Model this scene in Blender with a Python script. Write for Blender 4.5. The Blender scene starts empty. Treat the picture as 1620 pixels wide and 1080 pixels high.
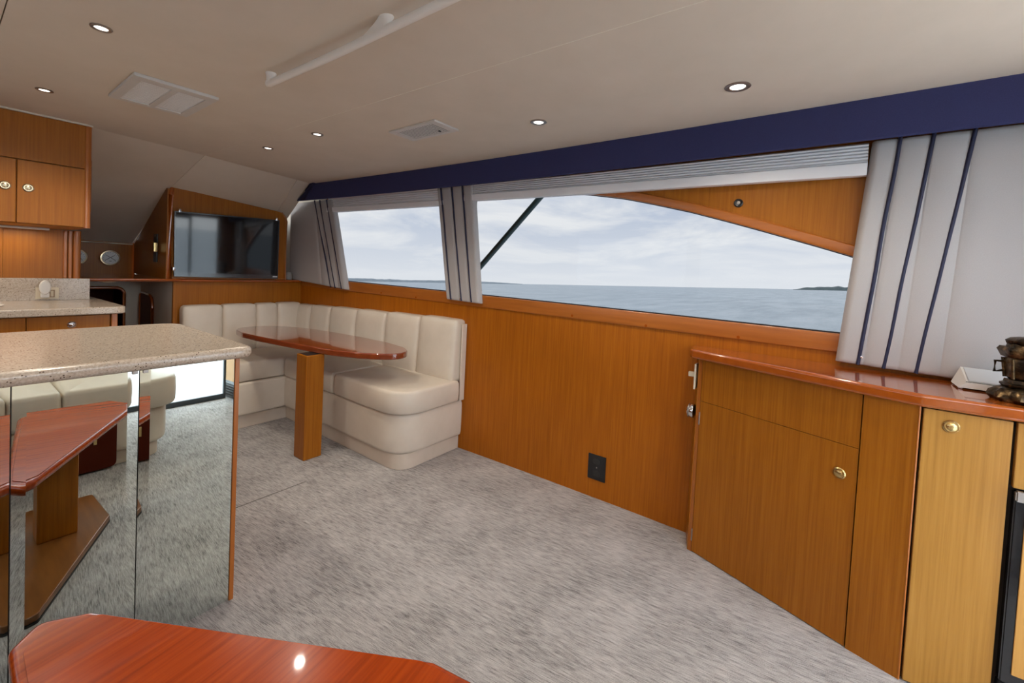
import bpy, bmesh, math, random
from mathutils import Vector, Matrix, noise
random.seed(7)
S = bpy.context.scene
COL = S.collection
PI = math.pi

# ------------------------------------------------------------------ camera, sky, light, exposure
CAM = Vector((0, 0, 1.35))
cd = bpy.data.cameras.new('camera'); cam = bpy.data.objects.new('camera', cd); COL.objects.link(cam)
cd.sensor_width = 36; cd.lens = 36 * 680.8 / 1620; cd.shift_y = -92.4 / 1620
cd.clip_start = 0.02; cd.clip_end = 20000
yaw, pit, rol = math.radians(53.656), math.radians(-1.904), math.radians(2.812)
F = Vector((math.sin(yaw) * math.cos(pit), math.cos(yaw) * math.cos(pit), math.sin(pit)))
R0 = Vector((math.cos(yaw), -math.sin(yaw), 0)); U0 = R0.cross(F)
RR = math.cos(rol) * R0 + math.sin(rol) * U0; UU = math.cos(rol) * U0 - math.sin(rol) * R0
cam.matrix_world = Matrix(((RR.x, UU.x, -F.x, CAM.x), (RR.y, UU.y, -F.y, CAM.y), (RR.z, UU.z, -F.z, CAM.z), (0, 0, 0, 1)))
S.camera = cam
S.view_settings.view_transform = 'Standard'; S.view_settings.look = 'None'
S.view_settings.gamma = 1; S.view_settings.use_curve_mapping = False
S.view_settings.exposure = 0.25
try:
    S.cycles.max_bounces = 10; S.cycles.diffuse_bounces = 6; S.cycles.glossy_bounces = 5
    S.cycles.transparent_max_bounces = 12; S.cycles.sample_clamp_indirect = 6; S.cycles.caustics_reflective = False
    S.cycles.caustics_refractive = False
except Exception:
    pass

SKY = 6.0          # sky radiance
TINT = 0.116        # tint of the cabin side windows
PORT = 0.55        # panes of the port side windows
ADDED_UPLIGHT = 150.0; STRIP = 2.0  # added unseen up-lighter for the ceiling; galley strip lamp
LAMP = 18.0
UPN = Vector((0.01, 0.045, 0.999)).normalized()      # the boat lies a little off level: true up in the boat's frame

def N(nt, t, **k):
    n = nt.nodes.new(t)
    for a, b in k.items():
        if a in n.inputs: n.inputs[a].default_value = b
        else: setattr(n, a, b)
    return n

w = bpy.data.worlds.new('world'); S.world = w; w.use_nodes = True
nt = w.node_tree; nt.nodes.clear(); L = nt.links.new
out = N(nt, 'ShaderNodeOutputWorld'); bg = N(nt, 'ShaderNodeBackground'); L(bg.outputs[0], out.inputs[0])
tc = N(nt, 'ShaderNodeTexCoord')
q = UPN.rotation_difference(Vector((0, 0, 1))).to_euler()
mp = N(nt, 'ShaderNodeMapping'); mp.inputs['Rotation'].default_value = q; L(tc.outputs['Generated'], mp.inputs[0])
sx = N(nt, 'ShaderNodeSeparateXYZ'); L(mp.outputs[0], sx.inputs[0])
el = N(nt, 'ShaderNodeMath', operation='MAXIMUM'); L(sx.outputs[2], el.inputs[0]); el.inputs[1].default_value = 0.0
den = N(nt, 'ShaderNodeMath', operation='ADD'); L(el.outputs[0], den.inputs[0]); den.inputs[1].default_value = 0.12
dx = N(nt, 'ShaderNodeMath', operation='DIVIDE'); L(sx.outputs[0], dx.inputs[0]); L(den.outputs[0], dx.inputs[1])
dy = N(nt, 'ShaderNodeMath', operation='DIVIDE'); L(sx.outputs[1], dy.inputs[0]); L(den.outputs[0], dy.inputs[1])
cx = N(nt, 'ShaderNodeCombineXYZ'); L(dx.outputs[0], cx.inputs[0]); L(dy.outputs[0], cx.inputs[1])
n1 = N(nt, 'ShaderNodeTexNoise', Scale=0.75, Detail=7.0, Roughness=0.58, Distortion=0.5); L(cx.outputs[0], n1.inputs[0])
rmp = N(nt, 'ShaderNodeValToRGB'); L(n1.outputs[0], rmp.inputs[0])
rmp.color_ramp.elements[0].position = 0.42; rmp.color_ramp.elements[0].color = (0.62, 0.69, 0.82, 1)
rmp.color_ramp.elements[1].position = 0.60; rmp.color_ramp.elements[1].color = (0.98, 0.99, 1.0, 1)
hz = N(nt, 'ShaderNodeMapRange'); L(el.outputs[0], hz.inputs[0]); hz.inputs[1].default_value = 0.0; hz.inputs[2].default_value = 0.16
mx = N(nt, 'ShaderNodeMixRGB'); L(hz.outputs[0], mx.inputs[0]); mx.inputs[1].default_value = (0.90, 0.93, 0.97, 1); L(rmp.outputs[0], mx.inputs[2])
L(mx.outputs[0], bg.inputs[0]); bg.inputs[1].default_value = SKY

# ------------------------------------------------------------------ materials
MATS = {}
def mat(name, col=(.5, .5, .5), rough=.5, metal=0.0, coat=0.0, emit=None, es=0.0, spec=None, sheen=0.0):
    if name in MATS: return MATS[name]
    m = bpy.data.materials.new(name); m.use_nodes = True; b = m.node_tree.nodes['Principled BSDF']
    b.inputs['Base Color'].default_value = (*col, 1); b.inputs['Roughness'].default_value = rough
    b.inputs['Metallic'].default_value = metal; b.inputs['Coat Weight'].default_value = coat
    b.inputs['Coat Roughness'].default_value = 0.04
    if spec is not None: b.inputs['Specular IOR Level'].default_value = spec
    if sheen: b.inputs['Sheen Weight'].default_value = sheen
    if emit: b.inputs['Emission Color'].default_value = (*emit, 1); b.inputs['Emission Strength'].default_value = es
    MATS[name] = m; return m

def textured(name, cols, scale, nscale=1.0, rough=.5, coat=0.0, bump=0.0, bscale=None, detail=5, pos=(.3, .7), metal=0.0, spec=None, rot=(0, 0, 0), big=0.0, bdist=.002):
    """two or three tones mixed by stretched noise, plus fine relief"""
    if name in MATS: return MATS[name]
    m = mat(name, cols[0], rough, metal, coat, spec=spec); nt = m.node_tree; L = nt.links.new; b = nt.nodes['Principled BSDF']
    tc = N(nt, 'ShaderNodeTexCoord'); mp = N(nt, 'ShaderNodeMapping'); L(tc.outputs['Object'], mp.inputs[0])
    mp.vector_type = 'TEXTURE'; mp.inputs['Scale'].default_value = [1 / k for k in scale]; mp.inputs['Rotation'].default_value = rot
    nz = N(nt, 'ShaderNodeTexNoise', Scale=nscale, Detail=detail, Roughness=.6); L(mp.outputs[0], nz.inputs[0])
    r = N(nt, 'ShaderNodeValToRGB'); L(nz.outputs[0], r.inputs[0])
    r.color_ramp.elements[0].position = pos[0]; r.color_ramp.elements[0].color = (*cols[0], 1)
    r.color_ramp.elements[1].position = pos[1]; r.color_ramp.elements[1].color = (*cols[-1], 1)
    if len(cols) == 3:
        e = r.color_ramp.elements.new((pos[0] + pos[1]) / 2); e.color = (*cols[1], 1)
    o = r.outputs[0]
    if big:
        n2 = N(nt, 'ShaderNodeTexNoise', Scale=1.7, Detail=2.0); L(tc.outputs['Object'], n2.inputs[0])
        mr = N(nt, 'ShaderNodeMapRange'); L(n2.outputs[0], mr.inputs[0]); mr.inputs[1].default_value = .3; mr.inputs[2].default_value = .7
        mr.inputs[3].default_value = 1 - big; mr.inputs[4].default_value = 1 + big
        v = N(nt, 'ShaderNodeVectorMath', operation='SCALE'); L(o, v.inputs[0]); L(mr.outputs[0], v.inputs['Scale']); o = v.outputs[0]
    L(o, b.inputs['Base Color'])
    if bump:
        if bscale:
            nb = N(nt, 'ShaderNodeTexNoise', Scale=bscale, Detail=3.0); L(tc.outputs['Object'], nb.inputs[0]); src = nb.outputs[0]
        else: src = nz.outputs[0]
        bp = N(nt, 'ShaderNodeBump', Strength=bump, Distance=bdist); L(src, bp.inputs['Height']); L(bp.outputs[0], b.inputs['Normal'])
    return m

WV = (70, 70, 1.6)   # upright grain
wood = textured('satin_teak', [(.262, .080, .003), (.322, .104, .005), (.366, .128, .008)], WV, 1.6, rough=.36, bump=.05, detail=6, big=.06, spec=.28)
woodwall = textured('amber_teak', [(.29, .080, .003), (.358, .102, .004), (.41, .128, .006)], WV, 1.6, rough=.38, bump=.05, detail=6, big=.06, spec=.25)
wood_lit = textured('satin_teak_lit', [(.35, .160, .025), (.415, .198, .034), (.46, .230, .045)], WV, 1.5, rough=.30, detail=6, big=.05, spec=.4)  # lighter copy of the satin teak: daylight on the cabinet faces painted in
woodh = textured('teak_trim', [(.33, .096, .012), (.42, .13, .018)], (40, 2.0, 40), 1.6, rough=.3, coat=.15)
woodup = textured('teak_edge', [(.33, .096, .012), (.42, .13, .018)], (40, 40, 2.0), 1.6, rough=.3, coat=.15)
gloss = textured('gloss_cherry', [(.23, .027, .002), (.335, .043, .003), (.40, .060, .004)], (2.0, 60, 30), 1.2, rough=.24, coat=.4, spec=.15, detail=6, rot=(0, 0, math.radians(11)))
glossd = textured('gloss_mahogany', [(.17, .034, .012), (.25, .052, .016)], (38, 2.2, 30), 1.2, rough=.12, coat=1.0, detail=6)
glosst = textured('gloss_edge', [(.31, .066, .007), (.37, .085, .009)], (30, 30, 30), 1.2, rough=.15, coat=1.0)
darkw = mat('dark_mahogany', (.085, .014, .006), .45, spec=.08)
liner = textured('beige_headliner', [(.66, .58, .475), (.70, .615, .51)], (3, 3, 3), 1.5, rough=.8, bump=.08, bscale=700, bdist=.0006)
beige = textured('beige_vinyl', [(.56, .51, .43), (.60, .55, .46)], (5, 5, 5), 1.5, rough=.7)
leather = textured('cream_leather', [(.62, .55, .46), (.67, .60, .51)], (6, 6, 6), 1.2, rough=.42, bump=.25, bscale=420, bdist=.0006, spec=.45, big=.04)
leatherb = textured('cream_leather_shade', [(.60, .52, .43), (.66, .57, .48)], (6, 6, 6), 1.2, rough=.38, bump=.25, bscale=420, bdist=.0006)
stone = None
navy = textured('navy_fabric', [(.022, .024, .088), (.032, .035, .115)], (500, 500, 500), 1, rough=.9, bump=.1, bdist=.0005)
pipe_m = mat('navy_piping', (.010, .012, .045), .6)
padm = textured('grey_fabric', [(.40, .38, .375), (.44, .42, .415)], (400, 400, 400), 1, rough=.9, bump=.08, bdist=.0004, big=.02)
shadem = mat('white_shade', (.80, .81, .84), .8)
railm = mat('white_rail', (.82, .82, .84), .5)
white = mat('white_plastic', (.74, .72, .68), .35)
offw = mat('cream_plastic', (.66, .58, .44), .4)
ventm = mat('grey_white_vent', (.62, .59, .55), .5)
railw = mat('cream_handrail', (.84, .79, .72), .35)
black = mat('black_plastic', (.012, .012, .013), .35)
blackg = mat('black_glossy_frame', (.010, .010, .012), .18, coat=.5)
seam = mat('dark_seam', (.02, .012, .008), .9)
dark = mat('dark_void', (.008, .007, .006), .9)
brass = mat('brushed_brass', (.62, .45, .20), .25, 1.0)
chrome = mat('chrome', (.75, .75, .76), .12, 1.0)
nickel = mat('brushed_nickel', (.42, .38, .35), .35, 1.0)
gel = mat('white_gelcoat', (.82, .83, .84), .35)
lampm = mat('lamp_glow', (1, 1, 1), .5, emit=(1, .93, .82), es=3)
bronze = textured('dark_bronze', [(.025, .017, .011), (.13, .08, .035), (.48, .32, .15)], (30, 30, 30), 1.3, rough=.34, metal=.85, bump=.6, bscale=60, pos=(.38, .78), bdist=.004)
mirror = mat('mirror_silver', (.80, .885, .85), .0, 1.0)
mirre = mat('mirror_edge', (.10, .13, .12), .2)
paper = mat('grey_paper', (.55, .56, .58), .6)
gaugef = mat('gauge_face', (.86, .90, .92), .6)

def make_glass(name, tint, refl=.07):
    m = bpy.data.materials.new(name); m.use_nodes = True; nt = m.node_tree; nt.nodes.clear(); L = nt.links.new
    o = N(nt, 'ShaderNodeOutputMaterial'); t = N(nt, 'ShaderNodeBsdfTransparent'); g = N(nt, 'ShaderNodeBsdfGlossy', Roughness=.02)
    t.inputs[0].default_value = (*tint, 1); mixn = N(nt, 'ShaderNodeMixShader'); mixn.inputs[0].default_value = refl
    L(t.outputs[0], mixn.inputs[1]); L(g.outputs[0], mixn.inputs[2]); L(mixn.outputs[0], o.inputs[0]); return m
tinted = make_glass('tinted_glass', (TINT * .98, TINT, TINT * 1.02), .012)
portg = make_glass('light_glass', (PORT, PORT, PORT), .03)
clear = make_glass('clear_glass', (.93, .95, .95), .04)

def make_stone():
    m = mat('speckled_stone', (.5, .43, .35), .22, coat=.2); nt = m.node_tree; L = nt.links.new; b = nt.nodes['Principled BSDF']
    tc = N(nt, 'ShaderNodeTexCoord')
    n0 = N(nt, 'ShaderNodeTexNoise', Scale=170, Detail=4.0); L(tc.outputs['Object'], n0.inputs[0])
    r0 = N(nt, 'ShaderNodeValToRGB'); L(n0.outputs[0], r0.inputs[0])
    r0.color_ramp.elements[0].position = .35; r0.color_ramp.elements[0].color = (.40, .325, .25, 1)
    r0.color_ramp.elements[1].position = .65; r0.color_ramp.elements[1].color = (.55, .47, .385, 1)
    v = N(nt, 'ShaderNodeTexVoronoi', Scale=150); L(tc.outputs['Object'], v.inputs[0])
    sp = N(nt, 'ShaderNodeSeparateColor'); L(v.outputs['Color'], sp.inputs[0])
    a = N(nt, 'ShaderNodeMath', operation='LESS_THAN'); L(sp.outputs[0], a.inputs[0]); a.inputs[1].default_value = .22
    d = N(nt, 'ShaderNodeMath', operation='LESS_THAN'); L(v.outputs['Distance'], d.inputs[0]); d.inputs[1].default_value = .30
    k = N(nt, 'ShaderNodeMath', operation='MULTIPLY'); L(a.outputs[0], k.inputs[0]); L(d.outputs[0], k.inputs[1])
    cm = N(nt, 'ShaderNodeMixRGB'); L(k.outputs[0], cm.inputs[0]); L(r0.outputs[0], cm.inputs[1]); cm.inputs[2].default_value = (.10, .065, .045, 1)
    L(cm.outputs[0], b.inputs['Base Color']); return m
stone = make_stone()

def make_carpet():
    m = mat('grey_carpet', (.4, .38, .37), .95, spec=.1); nt = m.node_tree; L = nt.links.new; b = nt.nodes['Principled BSDF']
    tc = N(nt, 'ShaderNodeTexCoord')
    mp = N(nt, 'ShaderNodeMapping'); L(tc.outputs['Object'], mp.inputs[0]); mp.vector_type = 'TEXTURE'; mp.inputs['Scale'].default_value = (1 / 80, 1 / 9.5, 1); mp.inputs['Rotation'].default_value = (0, 0, math.radians(7))
    n0 = N(nt, 'ShaderNodeTexNoise', Scale=1.0, Detail=3.0, Roughness=.6, Distortion=.0); L(mp.outputs[0], n0.inputs[0])
    mp2 = N(nt, 'ShaderNodeMapping'); L(tc.outputs['Object'], mp2.inputs[0]); mp2.vector_type = 'TEXTURE'; mp2.inputs['Scale'].default_value = (1 / 300, 1 / 20, 1); mp2.inputs['Rotation'].default_value = (0, 0, math.radians(7))
    n1 = N(nt, 'ShaderNodeTexNoise', Scale=1.0, Detail=3.0, Roughness=.65, Distortion=.0); L(mp2.outputs[0], n1.inputs[0])
    n2 = N(nt, 'ShaderNodeTexNoise', Scale=420, Detail=2.0); L(tc.outputs['Object'], n2.inputs[0])
    n3 = N(nt, 'ShaderNodeTexNoise', Scale=4.2, Detail=3.0); L(tc.outputs['Object'], n3.inputs[0])
    def addm(a, b_, wa, wb):
        m1 = N(nt, 'ShaderNodeMath', operation='MULTIPLY'); L(a, m1.inputs[0]); m1.inputs[1].default_value = wa
        m2 = N(nt, 'ShaderNodeMath', operation='MULTIPLY_ADD'); L(b_, m2.inputs[0]); m2.inputs[1].default_value = wb; L(m1.outputs[0], m2.inputs[2]); return m2.outputs[0]
    s = addm(n0.outputs[0], n1.outputs[0], .24, .44); s = addm(s, n2.outputs[0], 1.0, .30); s = addm(s, n3.outputs[0], 1.0, .16)
    r = N(nt, 'ShaderNodeValToRGB'); L(s, r.inputs[0])
    e = r.color_ramp.elements; e[0].position = .45; e[0].color = (.13, .125, .125, 1); e[1].position = .70; e[1].color = (.56, .54, .535, 1)
    x = e.new(.565); x.color = (.37, .355, .35, 1)
    L(r.outputs[0], b.inputs['Base Color'])
    bp = N(nt, 'ShaderNodeBump', Strength=.6, Distance=.006); L(s, bp.inputs['Height']); L(bp.outputs[0], b.inputs['Normal']); return m
carpet = make_carpet()

def make_sea():
    m = mat('sea_water', (.38, .46, .50), .3); nt = m.node_tree; L = nt.links.new; b = nt.nodes['Principled BSDF']
    tc = N(nt, 'ShaderNodeTexCoord')
    n0 = N(nt, 'ShaderNodeTexNoise', Scale=.55, Detail=6.0, Roughness=.62); L(tc.outputs['Object'], n0.inputs[0])
    n1 = N(nt, 'ShaderNodeTexNoise', Scale=.035, Detail=3.0); L(tc.outputs['Object'], n1.inputs[0])
    ad = N(nt, 'ShaderNodeMath', operation='MULTIPLY_ADD'); L(n1.outputs[0], ad.inputs[0]); ad.inputs[1].default_value = 2.0; L(n0.outputs[0], ad.inputs[2])
    bp = N(nt, 'ShaderNodeBump', Strength=.35, Distance=.4); L(ad.outputs[0], bp.inputs['Height']); L(bp.outputs[0], b.inputs['Normal'])
    mpw = N(nt, 'ShaderNodeMapping'); mpw.inputs['Rotation'].default_value = (0, 0, .4); mpw.inputs['Scale'].default_value = (.05, .22, 1); L(tc.outputs['Object'], mpw.inputs[0])
    nw = N(nt, 'ShaderNodeTexNoise', Scale=1.0, Detail=6.0, Roughness=.7); L(mpw.outputs[0], nw.inputs[0])
    rw = N(nt, 'ShaderNodeValToRGB'); L(nw.outputs[0], rw.inputs[0])
    rw.color_ramp.elements[0].position = .38; rw.color_ramp.elements[0].color = (.30, .385, .43, 1)
    rw.color_ramp.elements[1].position = .62; rw.color_ramp.elements[1].color = (.52, .60, .635, 1); L(rw.outputs[0], b.inputs['Base Color'])
    b.inputs['IOR'].default_value = 1.33; return m
sea_m = make_sea()

# ------------------------------------------------------------------ mesh helpers
def new_obj(name, bm, m, parent=None, smooth=False, autos=True):
    me = bpy.data.meshes.new(name)
    if parent is not None:
        bmesh.ops.translate(bm, verts=bm.verts, vec=-root_loc(parent))
    bmesh.ops.recalc_face_normals(bm, faces=bm.faces)
    bm.to_mesh(me); bm.free()
    o = bpy.data.objects.new(name, me); COL.objects.link(o)
    if m: me.materials.append(m)
    if parent is not None: o.parent = parent
    if smooth or autos:
        for p in me.polygons: p.use_smooth = True
        if autos and not smooth:
            me.set_sharp_from_angle(angle=math.radians(50))
            if len(me.polygons) < 4000:
                wn = o.modifiers.new('weighted', 'WEIGHTED_NORMAL'); wn.keep_sharp = True; wn.weight = 90
    return o
def root_loc(o):
    v = Vector(o.location)
    while o.parent: o = o.parent; v += Vector(o.location)
    return v
def thing(name, label, cat, loc, group=None):
    o = bpy.data.objects.new(name, None); COL.objects.link(o); o.location = loc; o.empty_display_size = .05
    o['label'] = label; o['category'] = cat
    if group: o['group'] = group
    return o
def tag(o, label, cat, group=None):
    o['label'] = label; o['category'] = cat
    if group: o['group'] = group
    return o
def struct(o, label=None, cat=None):
    o['kind'] = 'structure'
    if label: o['label'] = label
    if cat: o['category'] = cat
    return o
def sroot(name, loc=(0, 0, 0), label=None, cat=None):
    o = bpy.data.objects.new(name, None); COL.objects.link(o); o.location = loc; return struct(o, label, cat)

def box(a, b, bev=0.0, seg=2, bm=None, M=None):
    own = bmesh.new(); bmesh.ops.create_cube(own, size=1)
    a, b = Vector(a), Vector(b); c = (a + b) / 2; s = b - a
    for v in own.verts: v.co = Vector((v.co.x * s.x, v.co.y * s.y, v.co.z * s.z)) + c
    if bev: bmesh.ops.bevel(own, geom=own.edges[:], offset=bev, segments=seg, affect='EDGES', profile=.5)
    if M is not None: bmesh.ops.transform(own, matrix=M, verts=own.verts)
    return merge(bm, own)
def merge(bm, own):
    if bm is None: return own
    me = bpy.data.meshes.new('t'); own.to_mesh(me); bm.from_mesh(me); bpy.data.meshes.remove(me); own.free(); return bm
def rounded(poly, r, n=6):
    """round the corners of a polygon; r is one radius or one per corner"""
    out = []; k = len(poly)
    for i in range(k):
        p = Vector(poly[i]).to_2d() if len(poly[i]) > 2 else Vector(poly[i]); a = Vector(poly[i - 1]); b = Vector(poly[(i + 1) % k])
        ri = r[i] if isinstance(r, (list, tuple)) else r
        if ri <= 0: out.append(p.copy()); continue
        u = (a - p).normalized(); v = (b - p).normalized(); ang = u.angle(v); t = min(ri / math.tan(ang / 2), (a - p).length * .49, (b - p).length * .49)
        p0 = p + u * t; p1 = p + v * t
        for j in range(n + 1):
            s = j / n; out.append((1 - s) ** 2 * p0 + 2 * s * (1 - s) * p + s * s * p1)
    return out
def prism(poly, z0, z1, bev=0.0, seg=3, bm=None, axis='z'):
    """polygon in (x,y) raised from z0 to z1; axis 'y': polygon in (x,z) pushed along y; axis 'x': polygon in (y,z) pushed along x"""
    own = bmesh.new()
    P = {'z': lambda p, h: (p[0], p[1], h), 'y': lambda p, h: (p[0], h, p[1]), 'x': lambda p, h: (h, p[0], p[1])}[axis]
    lo = [own.verts.new(P(p, z0)) for p in poly]; hi = [own.verts.new(P(p, z1)) for p in poly]
    f1 = own.faces.new(lo); f2 = own.faces.new(hi[::-1]); n = len(poly)
    for i in range(n): own.faces.new((lo[i], hi[i], hi[(i + 1) % n], lo[(i + 1) % n]))
    bmesh.ops.recalc_face_normals(own, faces=own.faces)
    if bev:
        ed = list(set(f1.edges[:] + f2.edges[:]))
        bmesh.ops.bevel(own, geom=ed, offset=bev, segments=seg, affect='EDGES', profile=.5, clamp_overlap=True)
    return merge(bm, own)
def tube(pts, r, n=10, bm=None, closed=False, rz=None, caps=True):
    own = bmesh.new(); pts = [Vector(p) for p in pts]; rings = []; k = len(pts)
    up = Vector((0, 0, 1))
    for i, p in enumerate(pts):
        if closed: t = (pts[(i + 1) % k] - pts[i - 1]).normalized()
        else: t = (pts[min(i + 1, k - 1)] - pts[max(i - 1, 0)]).normalized()
        a = t.cross(up)
        if a.length < 1e-3: a = t.cross(Vector((0, 1, 0)))
        a.normalize(); b = t.cross(a).normalized()
        ri = r[i] if isinstance(r, (list, tuple)) else r; rb = ri if rz is None else rz
        rings.append([own.verts.new(p + a * (ri * math.cos(2 * PI * j / n)) + b * (rb * math.sin(2 * PI * j / n))) for j in range(n)])
    for i in range(k if closed else k - 1):
        A, B = rings[i], rings[(i + 1) % k]
        for j in range(n): own.faces.new((A[j], A[(j + 1) % n], B[(j + 1) % n], B[j]))
    if not closed and caps: own.faces.new(rings[0]); own.faces.new(rings[-1][::-1])
    return merge(bm, own)
def lathe(prof, c, axis=(0, 0, 1), n=24, bm=None, sx=1.0, sy=1.0):
    """prof: (radius, height) pairs along axis from point c"""
    own = bmesh.new(); ax = Vector(axis).normalized(); a = ax.orthogonal().normalized(); b = ax.cross(a); c = Vector(c); rings = []
    for (r, h) in prof:
        if r < 1e-6: rings.append([own.verts.new(c + ax * h)])
        else: rings.append([own.verts.new(c + ax * h + a * (r * sx * math.cos(2 * PI * j / n)) + b * (r * sy * math.sin(2 * PI * j / n))) for j in range(n)])
    for A, B in zip(rings, rings[1:]):
        for j in range(n):
            if len(A) == 1 and len(B) == 1: break
            if len(A) == 1: own.faces.new((A[0], B[j], B[(j + 1) % n]))
            elif len(B) == 1: own.faces.new((A[j], B[0], A[(j + 1) % n]))
            else: own.faces.new((A[j], B[j], B[(j + 1) % n], A[(j + 1) % n]))
    for Rg in (rings[0], rings[-1]):
        if len(Rg) > 1: own.faces.new(Rg)
    return merge(bm, own)
def pad(size, r, bulge=(0, 0, 0), n=10, place=None, bm=None, soft=0.0, seed=0):
    """soft padded block: rounded cube with bulging faces; place maps local point to world"""
    own = bmesh.new(); h = Vector(size) / 2
    grid = {}
    def ax(i, s):  # finer steps near the edges
        t = i / n; return (t - .5) * 2
    def vert(i, j, k):
        key = (i, j, k)
        if key in grid: return grid[key]
        p = Vector((ax(i, 0) * h.x, ax(j, 0) * h.y, ax(k, 0) * h.z))
        rr = min(r, h.x, h.y, h.z)
        inner = Vector((max(-h.x + rr, min(h.x - rr, p.x)), max(-h.y + rr, min(h.y - rr, p.y)), max(-h.z + rr, min(h.z - rr, p.z))))
        # warp so the rounding zone always has points
        d = p - inner
        if d.length > 1e-9: p = inner + d.normalized() * rr
        u, v, w_ = p.x / h.x, p.y / h.y, p.z / h.z
        if bulge[0]: p.x += math.copysign(bulge[0], u) * abs(u) * (1 - v * v) * (1 - w_ ** 4)
        if bulge[1]: p.y += math.copysign(bulge[1], v) * abs(v) * (1 - u * u) * (1 - w_ ** 4)
        if bulge[2]: p.z += math.copysign(bulge[2], w_) * abs(w_) * (1 - u ** 4) * (1 - v ** 4)
        if soft:
            q = Vector((p.x * 7 + seed, p.y * 7, p.z * 7)); p += noise.noise_vector(q) * soft
        if place: p = Vector(place(p))
        grid[key] = own.verts.new(p); return grid[key]
    for a in range(n):
        for b in range(n):
            for (f, m_) in ((0, 0), (0, n), (1, 0), (1, n), (2, 0), (2, n)):
                if f == 0: q = [(m_, a, b), (m_, a + 1, b), (m_, a + 1, b + 1), (m_, a, b + 1)]
                elif f == 1: q = [(a, m_, b), (a + 1, m_, b), (a + 1, m_, b + 1), (a, m_, b + 1)]
                else: q = [(a, b, m_), (a + 1, b, m_), (a + 1, b + 1, m_), (a, b + 1, m_)]
                vs = [vert(*x) for x in q]
                try: own.faces.new(vs)
                except ValueError: pass
    return merge(bm, own)
def wx(Y): return 2.385 - .0135 * max(0, Y - .5) ** 2
def zc(Y): return 2.10 - .016 * Y
def strip(y0, y1, f, step=.1, bm=None):
    """f(Y) -> list of (x, z) closed section; swept along Y"""
    own = bmesh.new(); n = max(1, round((y1 - y0) / step)); rings = []
    for i in range(n + 1):
        Y = y0 + (y1 - y0) * i / n; rings.append([own.verts.new((x, Y, z)) for (x, z) in f(Y)])
    for A, B in zip(rings, rings[1:]):
        for j in range(len(A)): own.faces.new((A[j], A[(j + 1) % len(A)], B[(j + 1) % len(A)], B[j]))
    own.faces.new(rings[0]); own.faces.new(rings[-1][::-1])
    return merge(bm, own)
def sect(xi, xo, z0, z1):
    return lambda Y: [(xi(Y), z0(Y) if callable(z0) else z0), (xo(Y), z0(Y) if callable(z0) else z0), (xo(Y), z1(Y) if callable(z1) else z1), (xi(Y), z1(Y) if callable(z1) else z1)]

# ------------------------------------------------------------------ outside: sea, far shore, aft cockpit
def sea_point(az, dist, h=0.0):
    """az in boat frame, on the sea plane 3 m under the eye"""
    t = Vector((math.sin(az), math.cos(az), 0)); t = (t - UPN * t.dot(UPN)).normalized()
    return CAM - UPN * 3.0 + t * dist + UPN * h
bm = bmesh.new(); rings = []
for d in (4, 12, 30, 80, 200, 500, 1200, 3000, 9000):
    rings.append([bm.verts.new(sea_point(2 * PI * j / 96, d)) for j in range(96)])
for A, B in zip(rings, rings[1:]):
    for j in range(96): bm.faces.new((A[j], A[(j + 1) % 96], B[(j + 1) % 96], B[j]))
bm.faces.new(rings[0])
sea = struct(new_obj('sea', bm, sea_m), 'pale grey-blue sea outside the windows', 'sea')
def pix_az(px, py):
    d = RR * ((px - 810) / 680.8) - UU * ((py - 447.6) / 680.8) + F
    return math.atan2(d.x, d.y)
shore_m = textured('hazy_shore', [(.30, .36, .40), (.42, .47, .50)], (.03, .03, .03), 1, rough=1)
isle_m = textured('green_headland', [(.10, .14, .15), (.17, .21, .20)], (.05, .05, .05), 1, rough=1)
def land(name, pxs, dist, hts, m, label, seed):
    bm = bmesh.new(); rows = []
    n = 70
    for i in range(n + 1):
        s = i / n; px = pxs[0] + (pxs[1] - pxs[0]) * s; az = pix_az(px, 444 + .019 * (px - 546))
        k = s * (len(hts) - 1); a = int(min(k, len(hts) - 2)); hgt = hts[a] + (hts[a + 1] - hts[a]) * (k - a)
        hgt *= 1 + .35 * noise.noise(Vector((s * 30 + seed, seed, 0))); hgt = max(hgt, .5)
        rows.append([bm.verts.new(sea_point(az, dist * f_, h)) for (f_, h) in ((1, -1), (1.005, hgt * .7), (1.03, hgt), (1.08, hgt * .8), (1.12, -1))])
    for A, B in zip(rows, rows[1:]):
        for j in range(4): bm.faces.new((A[j], A[j + 1], B[j + 1], B[j]))
    o = new_obj(name, bm, m); return tag(o, label, 'shore')
land('distant_shore', (520, 826), 2600, (16, 18, 16, 13, 15, 16, 10, 3), shore_m, 'long low hazy coastline on the horizon behind the left window', 3)
land('headland', (1254, 1640), 2000, (2, 13, 14, 16, 17, 16, 15, 16, 14, 15, 12, 9, 4), isle_m, 'dark green headland on the horizon at the right edge of the sea view', 9)

ck = sroot('trim_8', (0, -2.5, 0))
for nm, a, b in (('cockpit_floor', (-1.3, -4.2, -.12), (2.65, -.95, -.05)), ('transom', (-1.3, -4.25, -.05), (2.65, -4.1, .62)),
                 ('bulwark', (-1.3, -4.1, -.05), (-1.15, -.95, .62)), ('bulwark', (2.5, -4.1, -.05), (2.65, -.95, .62))):
    struct(new_obj(nm, box(a, b, .02), gel, ck))

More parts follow.
